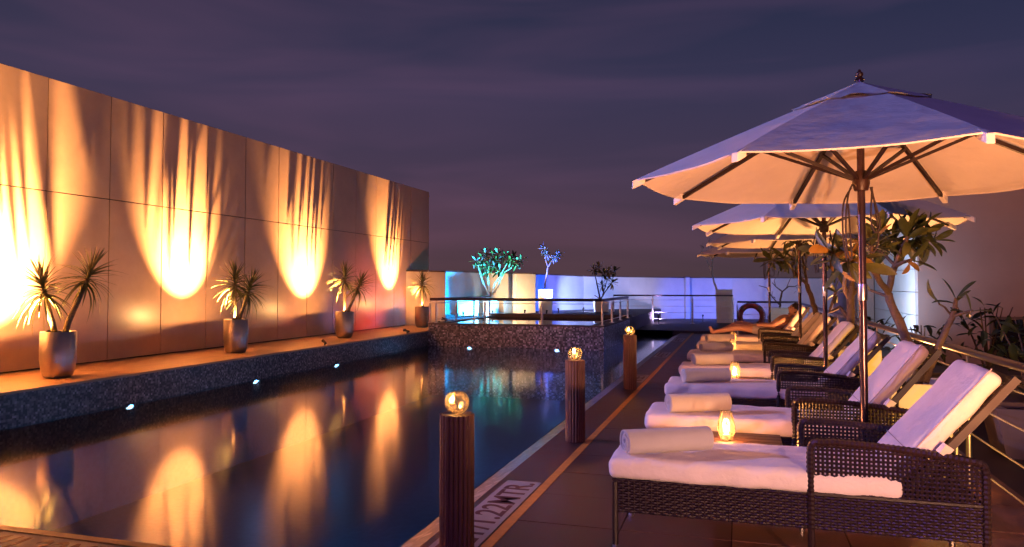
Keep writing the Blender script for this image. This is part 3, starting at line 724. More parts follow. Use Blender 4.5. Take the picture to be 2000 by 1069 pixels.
# ================================================================ UMBRELLAS
def make_umbrella(label, rcan=1.37, zr=2.06, zt=2.635):
    t = empty('patio_umbrella', (0, 0, 0), 0, label, 'umbrella', 'cream patio umbrellas over the loungers')
    MB().lathe([(.0, 0), (.24, 0), (.24, .03), (.22, .045), (.04, .05), (.035, .3), (0, .3)], 28).build('base', M['black'], t, True)
    MB().tube([(0, 0, .05), (0, 0, zt + .03)], .0225, 16).build('pole', M['pole'], t, True)
    MB().lathe([(.0255, 1.31), (.0265, 1.315), (.0265, 1.405), (.0255, 1.41)], 16).build('sleeve', M['steel'], t, True)
    MB().lathe([(0, zt + .02), (.03, zt + .025), (.024, zt + .035), (.014, zt + .045), (.022, zt + .055), (.022, zt + .068), (.010, zt + .08), (.008, zt + .09), (0, zt + .094)], 14).build('finial', M['wood'], t, True)
    MB().lathe([(.024, 1.98), (.04, 1.98), (.05, 2.02), (.05, 2.06), (.035, 2.10), (.024, 2.10)], 16).build('hub', M['wood'], t, True)
    A0 = R(13)
    def rp_(k, f, dz=0):
        a = A0 + k * math.pi / 4
        return Vector((math.cos(a) * rcan * f, math.sin(a) * rcan * f, zt + (zr - zt) * (f * .93 + .07 * f * f) + dz))
    nu, nv = 14, 10
    f0 = .225
    for k in range(8):
        vs = []; fs = []
        for i in range(nu + 1):
            f = f0 + (1 - f0) * i / nu
            for j in range(nv + 1):
                g = j / nv; p = rp_(k, f).lerp(rp_(k + 1, f), g)
                bow = math.sin(math.pi * g)
                p.z -= .022 * bow * f; 
                if i == nu: p *= 1; p.x *= 1 - .008 * bow; p.y *= 1 - .008 * bow
                p.z += .0045 * noise.noise(Vector((p.x * 2.2, p.y * 2.2, p.z * 26 + k))) * bow * 2
                vs.append(p)
        for i in range(nu):
            for j in range(nv):
                a = i * (nv + 1) + j; fs.append((a, a + nv + 1, a + nv + 2, a + 1))
        # hem turned down
        b0 = len(vs)
        for j in range(nv + 1): p = Vector(vs[nu * (nv + 1) + j]); vs.append(p + Vector((-p.x * .004, -p.y * .004, -.008)))
        for j in range(nv): a = nu * (nv + 1) + j; fs.append((a, b0 + j, b0 + j + 1, a + 1))
        MB().add(vs, fs).build('canopy_panel', M['canopy'], t, True)
        # rib under the seam
        a = A0 + k * math.pi / 4; c, s = math.cos(a), math.sin(a); n = Vector((-s, c, 0)) * .011
        p0 = rp_(k, .03, -.02); p1 = rp_(k, .985, -.016)
        dn = Vector((0, 0, -.026))
        MB().hexa([p0 - n + dn, p1 - n + dn, p1 + n + dn, p0 + n + dn, p0 - n, p1 - n, p1 + n, p0 + n]).build('rib', M['ribwood'], t)
        q0 = Vector((c * .04, s * .04, 2.04)); q1 = rp_(k, .50, -.045); n2 = n * .8
        MB().hexa([q0 - n2, q1 - n2, q1 + n2, q0 + n2, q0 - n2 - dn * .8, q1 - n2 - dn * .8, q1 + n2 - dn * .8, q0 + n2 - dn * .8]).build('strut', M['ribwood'], t)
        # white pocket on the rib end
        u = (rp_(k, 1) - rp_(k, .9)).normalized(); e = rp_(k, .955, -.02); e1 = rp_(k, 1.012, -.02); nn = n * 1.7; d2 = Vector((0, 0, -.030)); u2 = Vector((0, 0, .018))
        MB().hexa([e - nn + d2, e1 - nn + d2, e1 + nn + d2, e + nn + d2, e - nn + u2, e1 - nn + u2, e1 + nn + u2, e + nn + u2]).build('rib_pocket', M['cap'], t, bevel=.004)
    # vent cap: separate small roof with scalloped edge
    for k in range(8):
        vs = []; fs = []; nu2 = 6
        for i in range(nu2 + 1):
            f = .0 + .30 * i / nu2
            for j in range(nv + 1):
                g = j / nv; p = rp_(k, f, .014).lerp(rp_(k + 1, f, .014), g); p.z -= .022 * math.sin(math.pi * g) * f
                if f < .001: p = Vector((0, 0, zt + .02))
                if i == nu2: p.z += -.004 + .022 * max(0, math.sin(math.pi * g * 2 + k)) * (1 if k % 2 else .5)
                vs.append(p)
        for i in range(nu2):
            for j in range(nv):
                a = i * (nv + 1) + j; fs.append((a, a + nv + 1, a + nv + 2, a + 1))
        MB().add(vs, fs).build('vent_panel', M['canopy'], t, True)
    # pull cords hanging beside the pole
    def cord(pts): 
        P = [Vector(p) for p in pts]; out = []
        for i in range(len(P) - 1):
            a = P[max(0, i - 1)]; b = P[i]; c_ = P[i + 1]; d = P[min(len(P) - 1, i + 2)]
            for k in range(5):
                s = k / 5; out.append(.5 * ((2 * b) + (c_ - a) * s + (2 * a - 5 * b + 4 * c_ - d) * s * s + (3 * b - a - 3 * c_ + d) * s ** 3))
        out.append(P[-1]); MB().tube(out, .0055, 6).build('cord', M['rope'], t, True)
    cord([(-.05, -.01, 2.02), (-.075, -.01, 1.95), (-.09, -.01, 1.80), (-.085, -.01, 1.62), (-.06, -.01, 1.56), (-.065, -.01, 1.7), (-.075, -.01, 1.9)])
    cord([(-.055, .0, 2.0), (-.10, .01, 1.9), (-.105, .0, 1.7), (-.085, .0, 1.55)])
    cord([(.05, -.01, 2.0), (.075, -.01, 1.9), (.10, -.02, 1.78), (.075, -.02, 1.72), (.05, -.02, 1.80), (.06, -.01, 2.0)])
    cord([(.06, 0, 1.99), (.085, 0, 1.80), (.09, 0, 1.66), (.06, 0, 1.60), (.03, 0, 1.64)])
    return t
ulab = ['nearest large patio umbrella, violet on top and orange underneath', 'second patio umbrella, partly hidden behind the nearest one', 'third patio umbrella in the row over the loungers', 'farthest patio umbrella, lowest in view']
U0 = make_umbrella(ulab[0])
for i, (x, y, s, rz_) in enumerate(((.72, 4.95, 1, 0), (.85, 8.30, .985, R(4)), (.86, 11.75, .985, R(2)), (.56, 15.1, .975, R(-3)))):
    o = U0 if i == 0 else dup(U0); o.location = (x, y, 0); o.scale = (s, s, s); o.rotation_euler = (0, 0, rz_); o['label'] = ulab[i]
# ================================================================ PLANTERS + FRANGIPANI
def planter(x0, x1, y0, y1, z0, z1, label, group='white box planters', m='planter'):
    t = empty('box_planter', ((x0 + x1) / 2, (y0 + y1) / 2, z0), 0, label, 'planter', group)
    a, b, h = (x1 - x0) / 2, (y1 - y0) / 2, z1 - z0; k = .9
    o = MB(); O = [(-a * k, -b * k, 0), (a * k, -b * k, 0), (a * k, b * k, 0), (-a * k, b * k, 0)]; T = [(-a, -b, h), (a, -b, h), (a, b, h), (-a, b, h)]
    i_ = .88; I1 = [(x * i_, y * i_, h) for x, y, _ in T]; I0 = [(x * i_, y * i_, h - .06) for x, y, _ in T]
    vs = O + T + I1 + I0
    fs = [(3, 2, 1, 0)] + [(p, (p + 1) % 4, 4 + (p + 1) % 4, 4 + p) for p in range(4)] + [(4 + p, 4 + (p + 1) % 4, 8 + (p + 1) % 4, 8 + p) for p in range(4)] + [(8 + p, 8 + (p + 1) % 4, 12 + (p + 1) % 4, 12 + p) for p in range(4)]
    o.add(vs, fs).build('box', M[m], t, bevel=.006)
    MB().add(I0, [(0, 1, 2, 3)]).build('soil', M['soil'], t)
    return t
def fleaf(L, w, fold=.35, droop=.25, m='leaf', wave=.0):
    n = 8; vs = []; fs = []
    for i in range(n + 1):
        t = i / n; x = L * t * (1 - .08 * droop * t); z = -L * droop * t * t * .6
        ww = w * (math.sin(math.pi * min(1, t * .92 + .04)) ** .8) * (.45 + .75 * t) + .002
        if t < .12: ww = .004
        if i == n: ww = .002
        up_ = ww * fold
        vs += [(x, -ww, z + up_ + wave * math.sin(t * 9)), (x, 0, z), (x, ww, z + up_ - wave * math.sin(t * 8))]
    for i in range(n): b = i * 3; fs += [(b, b + 3, b + 4, b + 1), (b + 1, b + 4, b + 5, b + 2)]
    return MB().add(vs, fs).mesh('leaf', M[m], True)
LF = {m: [fleaf(.24, .036, .35, .2, m), fleaf(.21, .034, .5, .55, m, .003), fleaf(.19, .03, .3, .9, m)] for m in ('leaf', 'leafd', 'leafy', 'leafp')}
def ftree(name, label, base, limbs, tips, mbark='bark', group=None, cat='tree', seed=1, twoparts=False):
    """limbs: lists of (point, radius); tips: (point, axis, count, leaf length scale, materials, spread)"""
    rnd = random.Random(seed); base = Vector(base)
    t = empty(name, base, 0, label, cat, group)
    for i, lb in enumerate(limbs):
        pts = []; rs = []
        for (a, ra), (b, rb) in zip(lb[:-1], lb[1:]):
            a, b = Vector(a) - base, Vector(b) - base; n = max(2, int((b - a).length / .05))
            n = min(n, 12)
            for k in range(n):
                f = k / n; p = a.lerp(b, f)
                j = min(ra, rb) * .25; pts.append(p + Vector((rnd.uniform(-j, j), rnd.uniform(-j, j), rnd.uniform(-j, j) * .3))); rs.append((ra + (rb - ra) * f) * (1 + rnd.uniform(-.05, .07)))
        pts.append(Vector(lb[-1][0]) - base); rs.append(lb[-1][1])
        MB().tube(pts, rs, 9).build('trunk' if i == 0 else 'branch', M[mbark], t, True)
    for p, ax, cnt, sc, ms, sp in tips:
        p = Vector(p) - base; ax = Vector(ax).normalized(); q = Vector((0, 0, 1)).rotation_difference(ax)
        for k in range(cnt):
            f = (k + .5) / cnt; el = R(72 - sp * f + rnd.uniform(-14, 14)); az = k * 2.39996 + rnd.uniform(-.35, .35)
            me = LF[rnd.choice(ms)][0 if f < .35 else rnd.choice((0, 1, 2))]
            o = put('leaf', me, t, p - ax * (.05 * f)); o.rotation_mode = 'QUATERNION'
            o.rotation_quaternion = q @ Euler((rnd.uniform(-.5, .5), -el, az), 'XYZ').to_quaternion()
            s = sc * rnd.uniform(.8, 1.15); o.scale = (s, s, s)
    return t
def P(px, py, Y): return tuple(at(px, py, Y))
planter(1.03, 1.47, 5.9, 6.34, 0, .70, 'yellow lit box planter behind the nearest two backrests')
planter(1.03, 1.47, 8.85, 9.29, 0, .70, 'box planter glowing yellow behind the second umbrella pole')
planter(1.03, 1.47, 12.1, 12.54, 0, .70, 'box planter behind the sixth lounger backrest')
Yt = 6.12
ftree('frangipani_tree', 'nearest frangipani tree with thick bare stem and few large leaves', (1.25, Yt, .64),
    [[((1.25, Yt, .62), .045), (P(1792, 715, Yt), .04), (P(1768, 660, Yt), .036), (P(1748, 612, Yt), .031), (P(1735, 573, Yt), .028)],
     [(P(1806, 748, Yt), .030), (P(1822, 703, Yt), .026), (P(1843, 655, Yt), .022), (P(1860, 622, Yt - .03), .02), (P(1866, 600, Yt - .05), .017), (P(1868, 583, Yt - .05), .012)],
     [(P(1862, 618, Yt - .03), .013), (P(1882, 611, Yt - .1), .010), (P(1900, 607, Yt - .16), .008)],
     [(P(1856, 614, Yt), .008), (P(1845, 600, Yt - .08), .007), (P(1833, 593, Yt - .12), .005)],
     [(P(1735, 573, Yt), .024), (P(1740, 540, Yt - .05), .022), (P(1748, 520, Yt - .06), .022)],
     [(P(1748, 520, Yt - .06), .018), (P(1755, 500, Yt - .1), .016), (P(1765, 480, Yt - .05), .015), (P(1772, 462, Yt), .014)],
     [(P(1765, 480, Yt - .05), .012), (P(1795, 474, Yt + .1), .010), (P(1822, 470, Yt + .15), .008)],
     [(P(1765, 480, Yt - .05), .012), (P(1742, 470, Yt + .2), .010), (P(1722, 452, Yt + .25), .008)],
     [(P(1748, 520, Yt - .06), .015), (P(1763, 513, Yt - .15), .013), (P(1780, 508, Yt - .22), .012)],
     [(P(1748, 518, Yt - .06), .013), (P(1737, 508, Yt + .1), .012), (P(1727, 497, Yt + .2), .010), (P(1700, 480, Yt + .3), .009)],
     [(P(1735, 573, Yt), .023), (P(1718, 548, Yt - .2), .021), (P(1703, 525, Yt - .3), .019), (P(1690, 508, Yt - .35), .016)],
     [(P(1690, 508, Yt - .35), .014), (P(1672, 508, Yt - .4), .012), (P(1655, 510, Yt - .45), .011), (P(1622, 492, Yt - .5), .008)],
     [(P(1697, 515, Yt - .33), .013), (P(1702, 495, Yt - .3), .012), (P(1703, 478, Yt - .3), .010)],
     [(P(1740, 580, Yt), .013), (P(1715, 573, Yt + .1), .011), (P(1697, 566, Yt + .15), .009)]],
    [(P(1868, 583, Yt - .05), (.1, -.2, 1), 5, .75, ('leafd', 'leaf'), 60),
     (P(1900, 607, Yt - .16), (.6, -.2, .5), 5, .62, ('leaf', 'leafd', 'leafy'), 100),
     (P(1833, 593, Yt - .12), (-1, 0, .5), 1, .9, ('leaf',), 10),
     (P(1772, 462, Yt), (.1, .1, 1), 20, .95, ('leafd', 'leafd', 'leaf'), 110),
     (P(1745, 470, Yt + .2), (-.2, .1, 1), 16, .95, ('leafd',), 110), (P(1722, 452, Yt + .25), (-.3, .1, 1), 16, .9, ('leafd', 'leaf'), 120), (P(1822, 470, Yt + .15), (.8, .1, .3), 12, .8, ('leafd',), 120), (P(1792, 452, Yt + .1), (.2, .1, 1), 14, .85, ('leafd', 'leaf'), 120),
     (P(1800, 462, Yt + .1), (.6, .1, .6), 14, .9, ('leafd',), 110),
     (P(1780, 508, Yt - .22), (.7, -.3, .2), 5, .8, ('leafy', 'leafy', 'leafd'), 90),
     (P(1700, 480, Yt + .3), (-.1, .1, 1), 12, .9, ('leafd', 'leaf'), 100),
     (P(1622, 492, Yt - .5), (-.8, -.2, .4), 14, 1.0, ('leaf', 'leafd', 'leafy'), 120), (P(1655, 508, Yt - .45), (-.5, -.3, .5), 20, 1.1, ('leaf', 'leaf', 'leafy', 'leafd'), 120),
     (P(1703, 478, Yt - .3), (.1, -.2, 1), 10, .95, ('leaf', 'leafy', 'leafd', 'leafp'), 90)], group='frangipani trees', seed=4)
Y3 = 9.07
ftree('frangipani_tree', 'forked frangipani tree behind the second umbrella pole', (1.25, Y3, .64),
    [[((1.25, Y3, .62), .045), (P(1660, 620, Y3), .042), (P(1662, 580, Y3), .038), (P(1663, 560, Y3), .034)],
     [(P(1662, 583, Y3), .026), (P(1650, 560, Y3), .022), (P(1642, 540, Y3 - .2), .018), (P(1630, 515, Y3 - .3), .014)],
     [(P(1663, 578, Y3), .026), (P(1680, 560, Y3), .022), (P(1690, 540, Y3 + .1), .018), (P(1700, 500, Y3 + .1), .014)],
     [(P(1660, 625, Y3), .025), (P(1640, 600, Y3 + .3), .02), (P(1620, 610, Y3 + .3), .016), (P(1632, 570, Y3 + .4), .014)],
     [(P(1663, 560, Y3), .028), (P(1664, 525, Y3), .02), (P(1668, 490, Y3), .014)]],
    [(P(1630, 515, Y3 - .3), (-.4, -.2, 1), 16, 1.0, ('leafd', 'leaf'), 120), (P(1700, 500, Y3 + .1), (.3, 0, 1), 14, 1.0, ('leafd',), 110), (P(1668, 490, Y3), (0, 0, 1), 16, 1.05, ('leafd', 'leaf'), 120), (P(1632, 570, Y3 + .4), (-.5, 0, 1), 8, .8, ('leafd',), 100)], group='frangipani trees', seed=8)
Y4 = 12.32
ftree('frangipani_tree', 'frangipani tree leaning left between third umbrella pole and railing', (1.2, Y4, .64),
    [[((1.2, Y4, .62), .045), (P(1592, 606, Y4), .04), (P(1582, 575, Y4), .036), (P(1576, 555, Y4), .033)],
     [(P(1576, 555, Y4), .028), (P(1556, 537, Y4), .024), (P(1540, 515, Y4 - .2), .02), (P(1530, 505, Y4 - .3), .017)],
     [(P(1540, 517, Y4 - .2), .018), (P(1520, 512, Y4 - .3), .016), (P(1508, 508, Y4 - .3), .014)],
     [(P(1576, 558, Y4), .024), (P(1572, 530, Y4), .02), (P(1566, 495, Y4 + .2), .016), (P(1560, 470, Y4 + .2), .014)]],
    [(P(1530, 503, Y4 - .3), (-.2, -.2, 1), 18, 1.3, ('leaf', 'leafd'), 120), (P(1508, 508, Y4 - .3), (-.8, -.2, .5), 12, 1.15, ('leafd', 'leaf'), 110), (P(1560, 462, Y4 + .2), (0, 0, 1), 26, 1.4, ('leafd', 'leaf'), 130), (P(1555, 510, Y4), (.3, 0, .6), 14, 1.2, ('leafd', 'leaf'), 120)], group='frangipani trees', seed=11)
# far planters and small trees by the parapet
def pl_at(pa, pb, d, z0, z1, dep, label):
    a = wpt(pa, d); b = wpt(pb, d); w = (Vector(b) - Vector(a)).length; c = (Vector(a) + Vector(b)) / 2
    t = planter(-w / 2, w / 2, 0, dep, z0, z1, label); t.location = (c.x, c.y + dep / 2, z0); t.rotation_euler = (0, 0, YAW)
pl_at(890, 932, 23.0, .471, .94, .4, 'bright lit white trough planter at the left of the far parapet')
pl_at(939, 971, 23.3, .471, 1.0, .4, 'square white planter under the green lit bushy tree')
pl_at(980, 998, 23.3, .471, 1.0, .4, 'narrow white planter just right of the green lit bushy tree')
pl_at(1048, 1076, 24.4, .471, 1.28, .45, 'tall white box planter lit blue under the small bare tree')
pl_at(1158, 1186, 26.2, .471, .84, .45, 'cream box planter under the sparse tree right of the raised pool')
planter(-.8, -.22, 27.4, 27.9, .07, 1.26, 'tall grey white box planter by the far parapet')
planter(1.02, 1.72, 27.1, 27.6, .07, .62, 'pale box planter behind the lifebuoy and far railing')
def tuft(Y, pts, n, sc, ms, sp=130): return [(P(x, y, Y), (rx, 0, 1), n, sc, ms, sp) for x, y, rx in pts]
YA = (23.5 - 7.0 * .2922) / .9563
def sway(Y, *pp): return [(P(x, y, Y + dy), r) for x, y, dy, r in pp]
ftree('frangipani_tree', 'bushy frangipani tree lit green and turquoise above the parapet', P(958, 583, YA),
    [sway(YA, (958, 583, 0, .04), (955, 560, 0, .035), (952, 535, 0, .03), (955, 520, 0, .022)),
     sway(YA, (955, 575, 0, .03), (944, 552, -.1, .026), (938, 535, -.15, .022), (934, 518, -.2, .02)),
     sway(YA, (960, 578, 0, .03), (972, 562, .1, .026), (978, 545, .1, .022), (985, 532, .15, .02), (1000, 523, .1, .018)),
     sway(YA, (961, 573, 0, .026), (966, 555, -.1, .022), (975, 542, -.1, .018), (990, 515, -.1, .018)),
     sway(YA, (952, 540, 0, .02), (945, 525, .1, .018), (938, 510, .1, .014))],
    tuft(YA, [(930, 510, -.5), (942, 505, -.2), (948, 496, -.1), (962, 500, 0), (970, 510, .1), (955, 518, -.2), (985, 500, .2), (994, 508, .3), (1008, 514, .5), (975, 528, .1), (1015, 509, .6), (965, 520, 0), (950, 528, 0), (940, 520, -.2), (972, 497, 0), (1002, 503, .3)], 13, 1.15, ('leaf', 'leafp', 'leafd')), 'barkp', group='frangipani trees', seed=21)
YB = (24.65 - 6.2 * .2922) / .9563
ftree('frangipani_tree', 'small nearly leafless tree lit blue in the tall planter', P(1064, 563, YB),
    [sway(YB, (1064, 563, 0, .032), (1066, 545, 0, .026), (1070, 522, 0, .023)),
     sway(YB, (1070, 522, 0, .018), (1066, 508, 0, .016), (1064, 495, 0, .012), (1062, 485, 0, .009)),
     sway(YB, (1070, 522, 0, .02), (1077, 510, 0, .018), (1084, 503, 0, .014), (1093, 497, 0, .01))],
    tuft(YB, [(1061, 484, -.4), (1064, 490, .3), (1092, 496, .6), (1088, 500, .2), (1068, 497, 0), (1080, 505, 0)], 13, .8, ('leafp', 'leafp')), 'barkp', group='frangipani trees', seed=23)
YC = (26.45 - 4.6 * .2922) / .9563
ftree('frangipani_tree', 'sparse small frangipani in front of the pale lilac parapet', P(1173, 585, YC),
    [sway(YC, (1173, 587, 0, .03), (1168, 565, 0, .024), (1164, 545, 0, .02), (1160, 530, 0, .014)),
     sway(YC, (1173, 585, 0, .026), (1182, 570, 0, .02), (1190, 560, .1, .016), (1197, 548, .1, .012), (1199, 530, .1, .012)),
     sway(YC, (1177, 577, 0, .02), (1183, 557, -.1, .016), (1188, 540, -.1, .012)),
     sway(YC, (1173, 585, 0, .02), (1166, 580, 0, .018), (1161, 577, 0, .014))],
    tuft(YC, [(1160, 527, -.4), (1170, 522, .2), (1188, 530, .1), (1199, 530, .4), (1196, 552, .3), (1176, 558, 0), (1180, 535, 0)], 14, 1.1, ('leaf', 'leafy', 'leafd')), 'bark', group='frangipani trees', seed=25)
YD = 27.6
ftree('frangipani_tree', 'bare tall thin tree in the grey planter left of the umbrellas', P(1402, 569, YD),
    [sway(YD, (1402, 571, 0, .04), (1394, 550, 0, .03), (1390, 530, 0, .028), (1391, 512, 0, .024)),
     sway(YD, (1390, 530, 0, .024), (1383, 515, 0, .02), (1376, 500, 0, .016), (1370, 483, 0, .012)),
     sway(YD, (1391, 512, 0, .02), (1387, 495, 0, .016), (1386, 470, 0, .012)),
     sway(YD, (1391, 512, 0, .02), (1396, 500, 0, .016), (1404, 488, 0, .012))],
    tuft(YD, [(1371, 480, -.3), (1386, 468, 0), (1378, 492, -.6), (1404, 485, .3)], 5, .62, ('leafp', 'leafd')), 'barkp', group='frangipani trees', seed=27)
YE = 27.35
ftree('frangipani_tree', 'bare branching shrub in the pale planter behind the railing', P(1523, 604, YE),
    [sway(YE, (1523, 606, 0, .04), (1524, 585, 0, .035), (1528, 570, 0, .03)),
     sway(YE, (1528, 570, 0, .024), (1515, 560, 0, .018), (1508, 552, 0, .014)),
     sway(YE, (1528, 570, 0, .024), (1540, 560, 0, .02), (1552, 560, 0, .014), (1560, 556, 0, .01)),
     sway(YE, (1522, 595, 0, .024), (1508, 580, 0, .02), (1497, 562, 0, .016), (1482, 558, 0, .012)),
     sway(YE, (1536, 563, 0, .016), (1542, 548, 0, .012), (1546, 540, 0, .008)), sway(YE, (1515, 560, 0, .014), (1512, 548, 0, .01), (1516, 542, 0, .007))],
    tuft(YE, [(1558, 566, .4), (1508, 578, -.5)], 5, .8, ('leafd',)), 'bark', group='frangipani trees', seed=29)
# shrubs and troughs beyond the railing on the right
def shrub(x, y, z, r, h, n, label, seed):
    rnd = random.Random(seed); t = empty('leafy_shrub', (x, y, z), 0, label, 'shrub', 'dark shrubs beyond the railing')
    for k in range(6):
        a = rnd.uniform(0, 6.28); MB().tube([(0, 0, 0), (math.cos(a) * r * .3, math.sin(a) * r * .3, h * .5), (math.cos(a) * r * .6, math.sin(a) * r * .6, h * .9)], [.018, .012, .006], 6).build('stem', M['bark'], t, True)
    for k in range(n):
        d = Vector((rnd.gauss(0, 1), rnd.gauss(0, 1), rnd.gauss(0, 1))).normalized() * rnd.uniform(.35, 1)
        o = put('leaf', LF['leafd'][k % 3], t, (d.x * r, d.y * r, h * .55 + d.z * h * .45), (rnd.uniform(-.6, .6), rnd.uniform(-1.2, .5), rnd.uniform(0, 6.28)))
        s = rnd.uniform(.75, 1.25); o.scale = (s, s, s)
for i, (x, y, z, r, h) in enumerate(((3.05, 9.4, .15, .55, 1.0), (4.1, 9.6, .15, .55, 1.1), (2.5, 11.9, .1, .5, .8), (3.4, 12.2, .1, .6, 1.1), (2.2, 15.0, .05, .5, .8))):
    shrub(x, y, z, r, h, 60, ['dark leafy shrub in the white trough at the right edge', 'dark shrub at the far right edge of the picture', 'dark shrub just beyond the handrail behind the lone stem', 'dark shrub against the building window beyond the railing', 'small dark shrub far along beyond the handrail'][i], 40 + i)
planter(2.62, 4.6, 9.15, 9.75, -.45, .08, 'long stone coloured trough planter beyond the railing at right', m='planterd')
planter(2.0, 4.0, 11.7, 12.3, -.45, .12, 'second stone coloured trough planter beyond the railing, farther back', m='planterd')
planter(1.9, 2.6, 14.7, 15.3, -.45, .08, 'small stone coloured trough planter far along beyond the handrail', m='planterd')
# ================================================================ LIFEBUOY
lb = empty('lifebuoy', tuple(at(1467, 618, 22.2)), 0, 'dark red ring lifebuoy hanging on the far railing', 'lifebuoy')
b = MB(); n = 40; ring = [(.30 * math.cos(2 * math.pi * k / n), 0, .30 * math.sin(2 * math.pi * k / n)) for k in range(n + 1)]
b.tube(ring, .072, 12, False).build('ring', M['buoy'], lb, True)
for k in range(4):
    a0 = R(45 + 90 * k); MB().tube([(.30 * math.cos(a0 + d), 0, .30 * math.sin(a0 + d)) for d in (-.12, 0, .12)], .076, 12, False).build('band', M['cap'] if 0 else M['coping'], lb, True)
MB().tube([(.385 * math.cos(2 * math.pi * k / n), -.01, .385 * math.sin(2 * math.pi * k / n)) for k in range(n + 1)], .008, 6, False).build('grab_rope', M['rope'], lb, True)
# ================================================================ PERSON ON THE FARTHEST LOUNGER
def skin_body(verts, edges, radii, name, m, parent, root=0, sub=2):
    me = bpy.data.meshes.new(name); me.from_pydata(verts, edges, []); me.update()
    o = put(name, me, parent); sk = o.modifiers.new('skin', 'SKIN'); sk.use_smooth_shade = True
    for i, v in enumerate(me.skin_vertices[0].data):
        r = radii[i]; v.radius = r if isinstance(r, tuple) else (r, r); v.use_root = (i == root)
    s = o.modifiers.new('sub', 'SUBSURF'); s.levels = sub; s.render_levels = sub
    me.materials.append(m); return o
px_, py_ = -.655, LY[6] + .30
per = empty('person', (px_, py_, .49), 0, 'person in light shorts reclining on the farthest lounger, feet towards the pool', 'person')
V_ = [(1.12, 0, .11), (1.20, 0, .15), (1.34, 0, .23), (1.45, 0, .31), (1.51, 0, .36), (1.545, 0, .40),
      (1.08, -.09, .10), (.64, -.12, .15), (.24, -.13, .07), (.18, -.13, .05), (.13, -.14, .17),
      (1.08, .09, .10), (.65, .12, .22), (.32, .13, .07), (.26, .13, .04), (.16, .14, .10),
      (1.42, -.17, .31), (1.22, -.23, .20), (1.02, -.17, .20), (.95, -.14, .20),
      (1.42, .17, .31), (1.24, .24, .19), (1.06, .16, .20), (.99, .13, .21)]
E_ = [(0, 1), (1, 2), (2, 3), (3, 4), (4, 5), (0, 6), (6, 7), (7, 8), (8, 9), (9, 10), (0, 11), (11, 12), (12, 13), (13, 14), (14, 15), (3, 16), (16, 17), (17, 18), (18, 19), (3, 20), (20, 21), (21, 22), (22, 23)]
R_ = [(.13, .10), (.125, .10), (.14, .11), (.12, .09), .055, .052, .085, .058, .038, .036, .028, .085, .058, .038, .036, .028, .052, .04, .032, .03, .052, .04, .032, .03]
skin_body(V_, E_, R_, 'body', M['skin'], per)
bm = bmesh.new(); bmesh.ops.create_icosphere(bm, subdivisions=4, radius=1)
for v in bm.verts:
    x, y, z = v.co; j = 1 - .22 * max(0, -z) ** 1.3
    fx = -x
    nose = .22 * math.exp(-((y / .13) ** 2 + ((z + .08) / .16) ** 2)) if fx > 0 else 0
    eye = -.06 * math.exp(-(((abs(y) - .32) / .14) ** 2 + ((z - .1) / .1) ** 2)) if fx > 0 else 0
    mouth = .05 * math.exp(-((y / .25) ** 2 + ((z + .48) / .07) ** 2)) if fx > 0 else 0
    chin = .07 * math.exp(-((y / .25) ** 2 + ((z + .8) / .15) ** 2)) if fx > 0 else 0
    v.co = Vector((x * .098 * j - (nose + eye + mouth + chin) * .098, y * .076 * j, z * .118))
me = bm_mesh(bm, 'head', M['skin']); hd = put('head', me, per, (1.60, 0, .475), (0, R(25), R(8)))
for s in (-1, 1):
    MB().lathe([(0, -.004), (.02, 0), (.03, .006), (.024, .012), (0, .01)], 12).build('ear', M['skin'], hd, True, loc=(.005, s * .073, -.005)).rotation_euler = (R(-90 * s), 0, 0)
    MB().lathe([(0, -.011), (.008, -.007), (.011, 0), (.008, .007), (0, .011)], 10).build('eye', M['window'], hd, True, loc=(-.083, s * .027, .012))
bm = bmesh.new(); bmesh.ops.create_icosphere(bm, subdivisions=3, radius=1)
for v in bm.verts:
    x, y, z = v.co; v.co = Vector((x * .104 + .012, y * .083, max(z, -.55 + (.75 if x < -.25 else 0)) * .118 + .012))
put('hair', bm_mesh(bm, 'hair', M['hair']), hd)
skin_body([(1.12, 0, .11), (1.18, 0, .14), (1.06, -.09, .10), (.84, -.11, .125), (1.06, .09, .10), (.84, .11, .165)], [(0, 1), (0, 2), (2, 3), (0, 4), (4, 5)], [(.14, .112), (.133, .107), .098, .082, .098, .082], 'shorts', M['shorts'], per)
for s, wx in ((-1, .95), (1, .99)):   # fingers and thumb of each hand
    w0 = Vector((wx, -.14 if s < 0 else .13, .20 if s < 0 else .21))
    fb = MB()
    for k in range(4):
        yy = (k - 1.5) * .018; L = (.062, .075, .07, .055)[k]
        a = w0 + Vector((-.02, yy, 0)); fb.tube([a, a + Vector((-L * .6, 0, .0)), a + Vector((-L, 0, -.022))], [.0095, .0085, .006], 7)
    a = w0 + Vector((.0, -s * .028, 0)); fb.tube([a, a + Vector((-.03, -s * .022, .002)), a + Vector((-.055, -s * .02, -.008))], [.011, .0095, .007], 7)
    fb.build('fingers', M['skin'], per, True)
# ================================================================ LIGHT FIXTURES OF THE PLACE, PLUS ADDED LAMPS
# coloured garden spots on the raised platform, aimed at trees and parapet
def w3(px, d, z): a = wpt(px, d); return (a[0], a[1], z)
fixture(w3(962, 23.0, .62), w3(968, 23.5, 2.2), 700, (.04, 1.0, .78), 'turquoise spotlight aimed up at the bushy tree', size=60, blend=.5, pole=.48, r=.032)
fixture(w3(905, 22.5, .58), w3(903, 24.3, 1.2), 1000, (.01, .36, 1.0), 'cyan blue spotlight on the left of the parapet', size=140, blend=.6, pole=.48, r=.032)
fixture(w3(945, 22.45, .56), w3(950, 23.4, .7), 70, (.75, .95, 1.0), 'cold white spotlight on the trough planters', size=130, blend=.6, pole=.48, r=.032)
fixture(w3(1068, 24.0, .60), w3(1080, 24.7, 2.3), 1500, (.07, .12, 1.0), 'deep blue spotlight aimed at the small bare tree', size=56, blend=.5, pole=.48, r=.032)
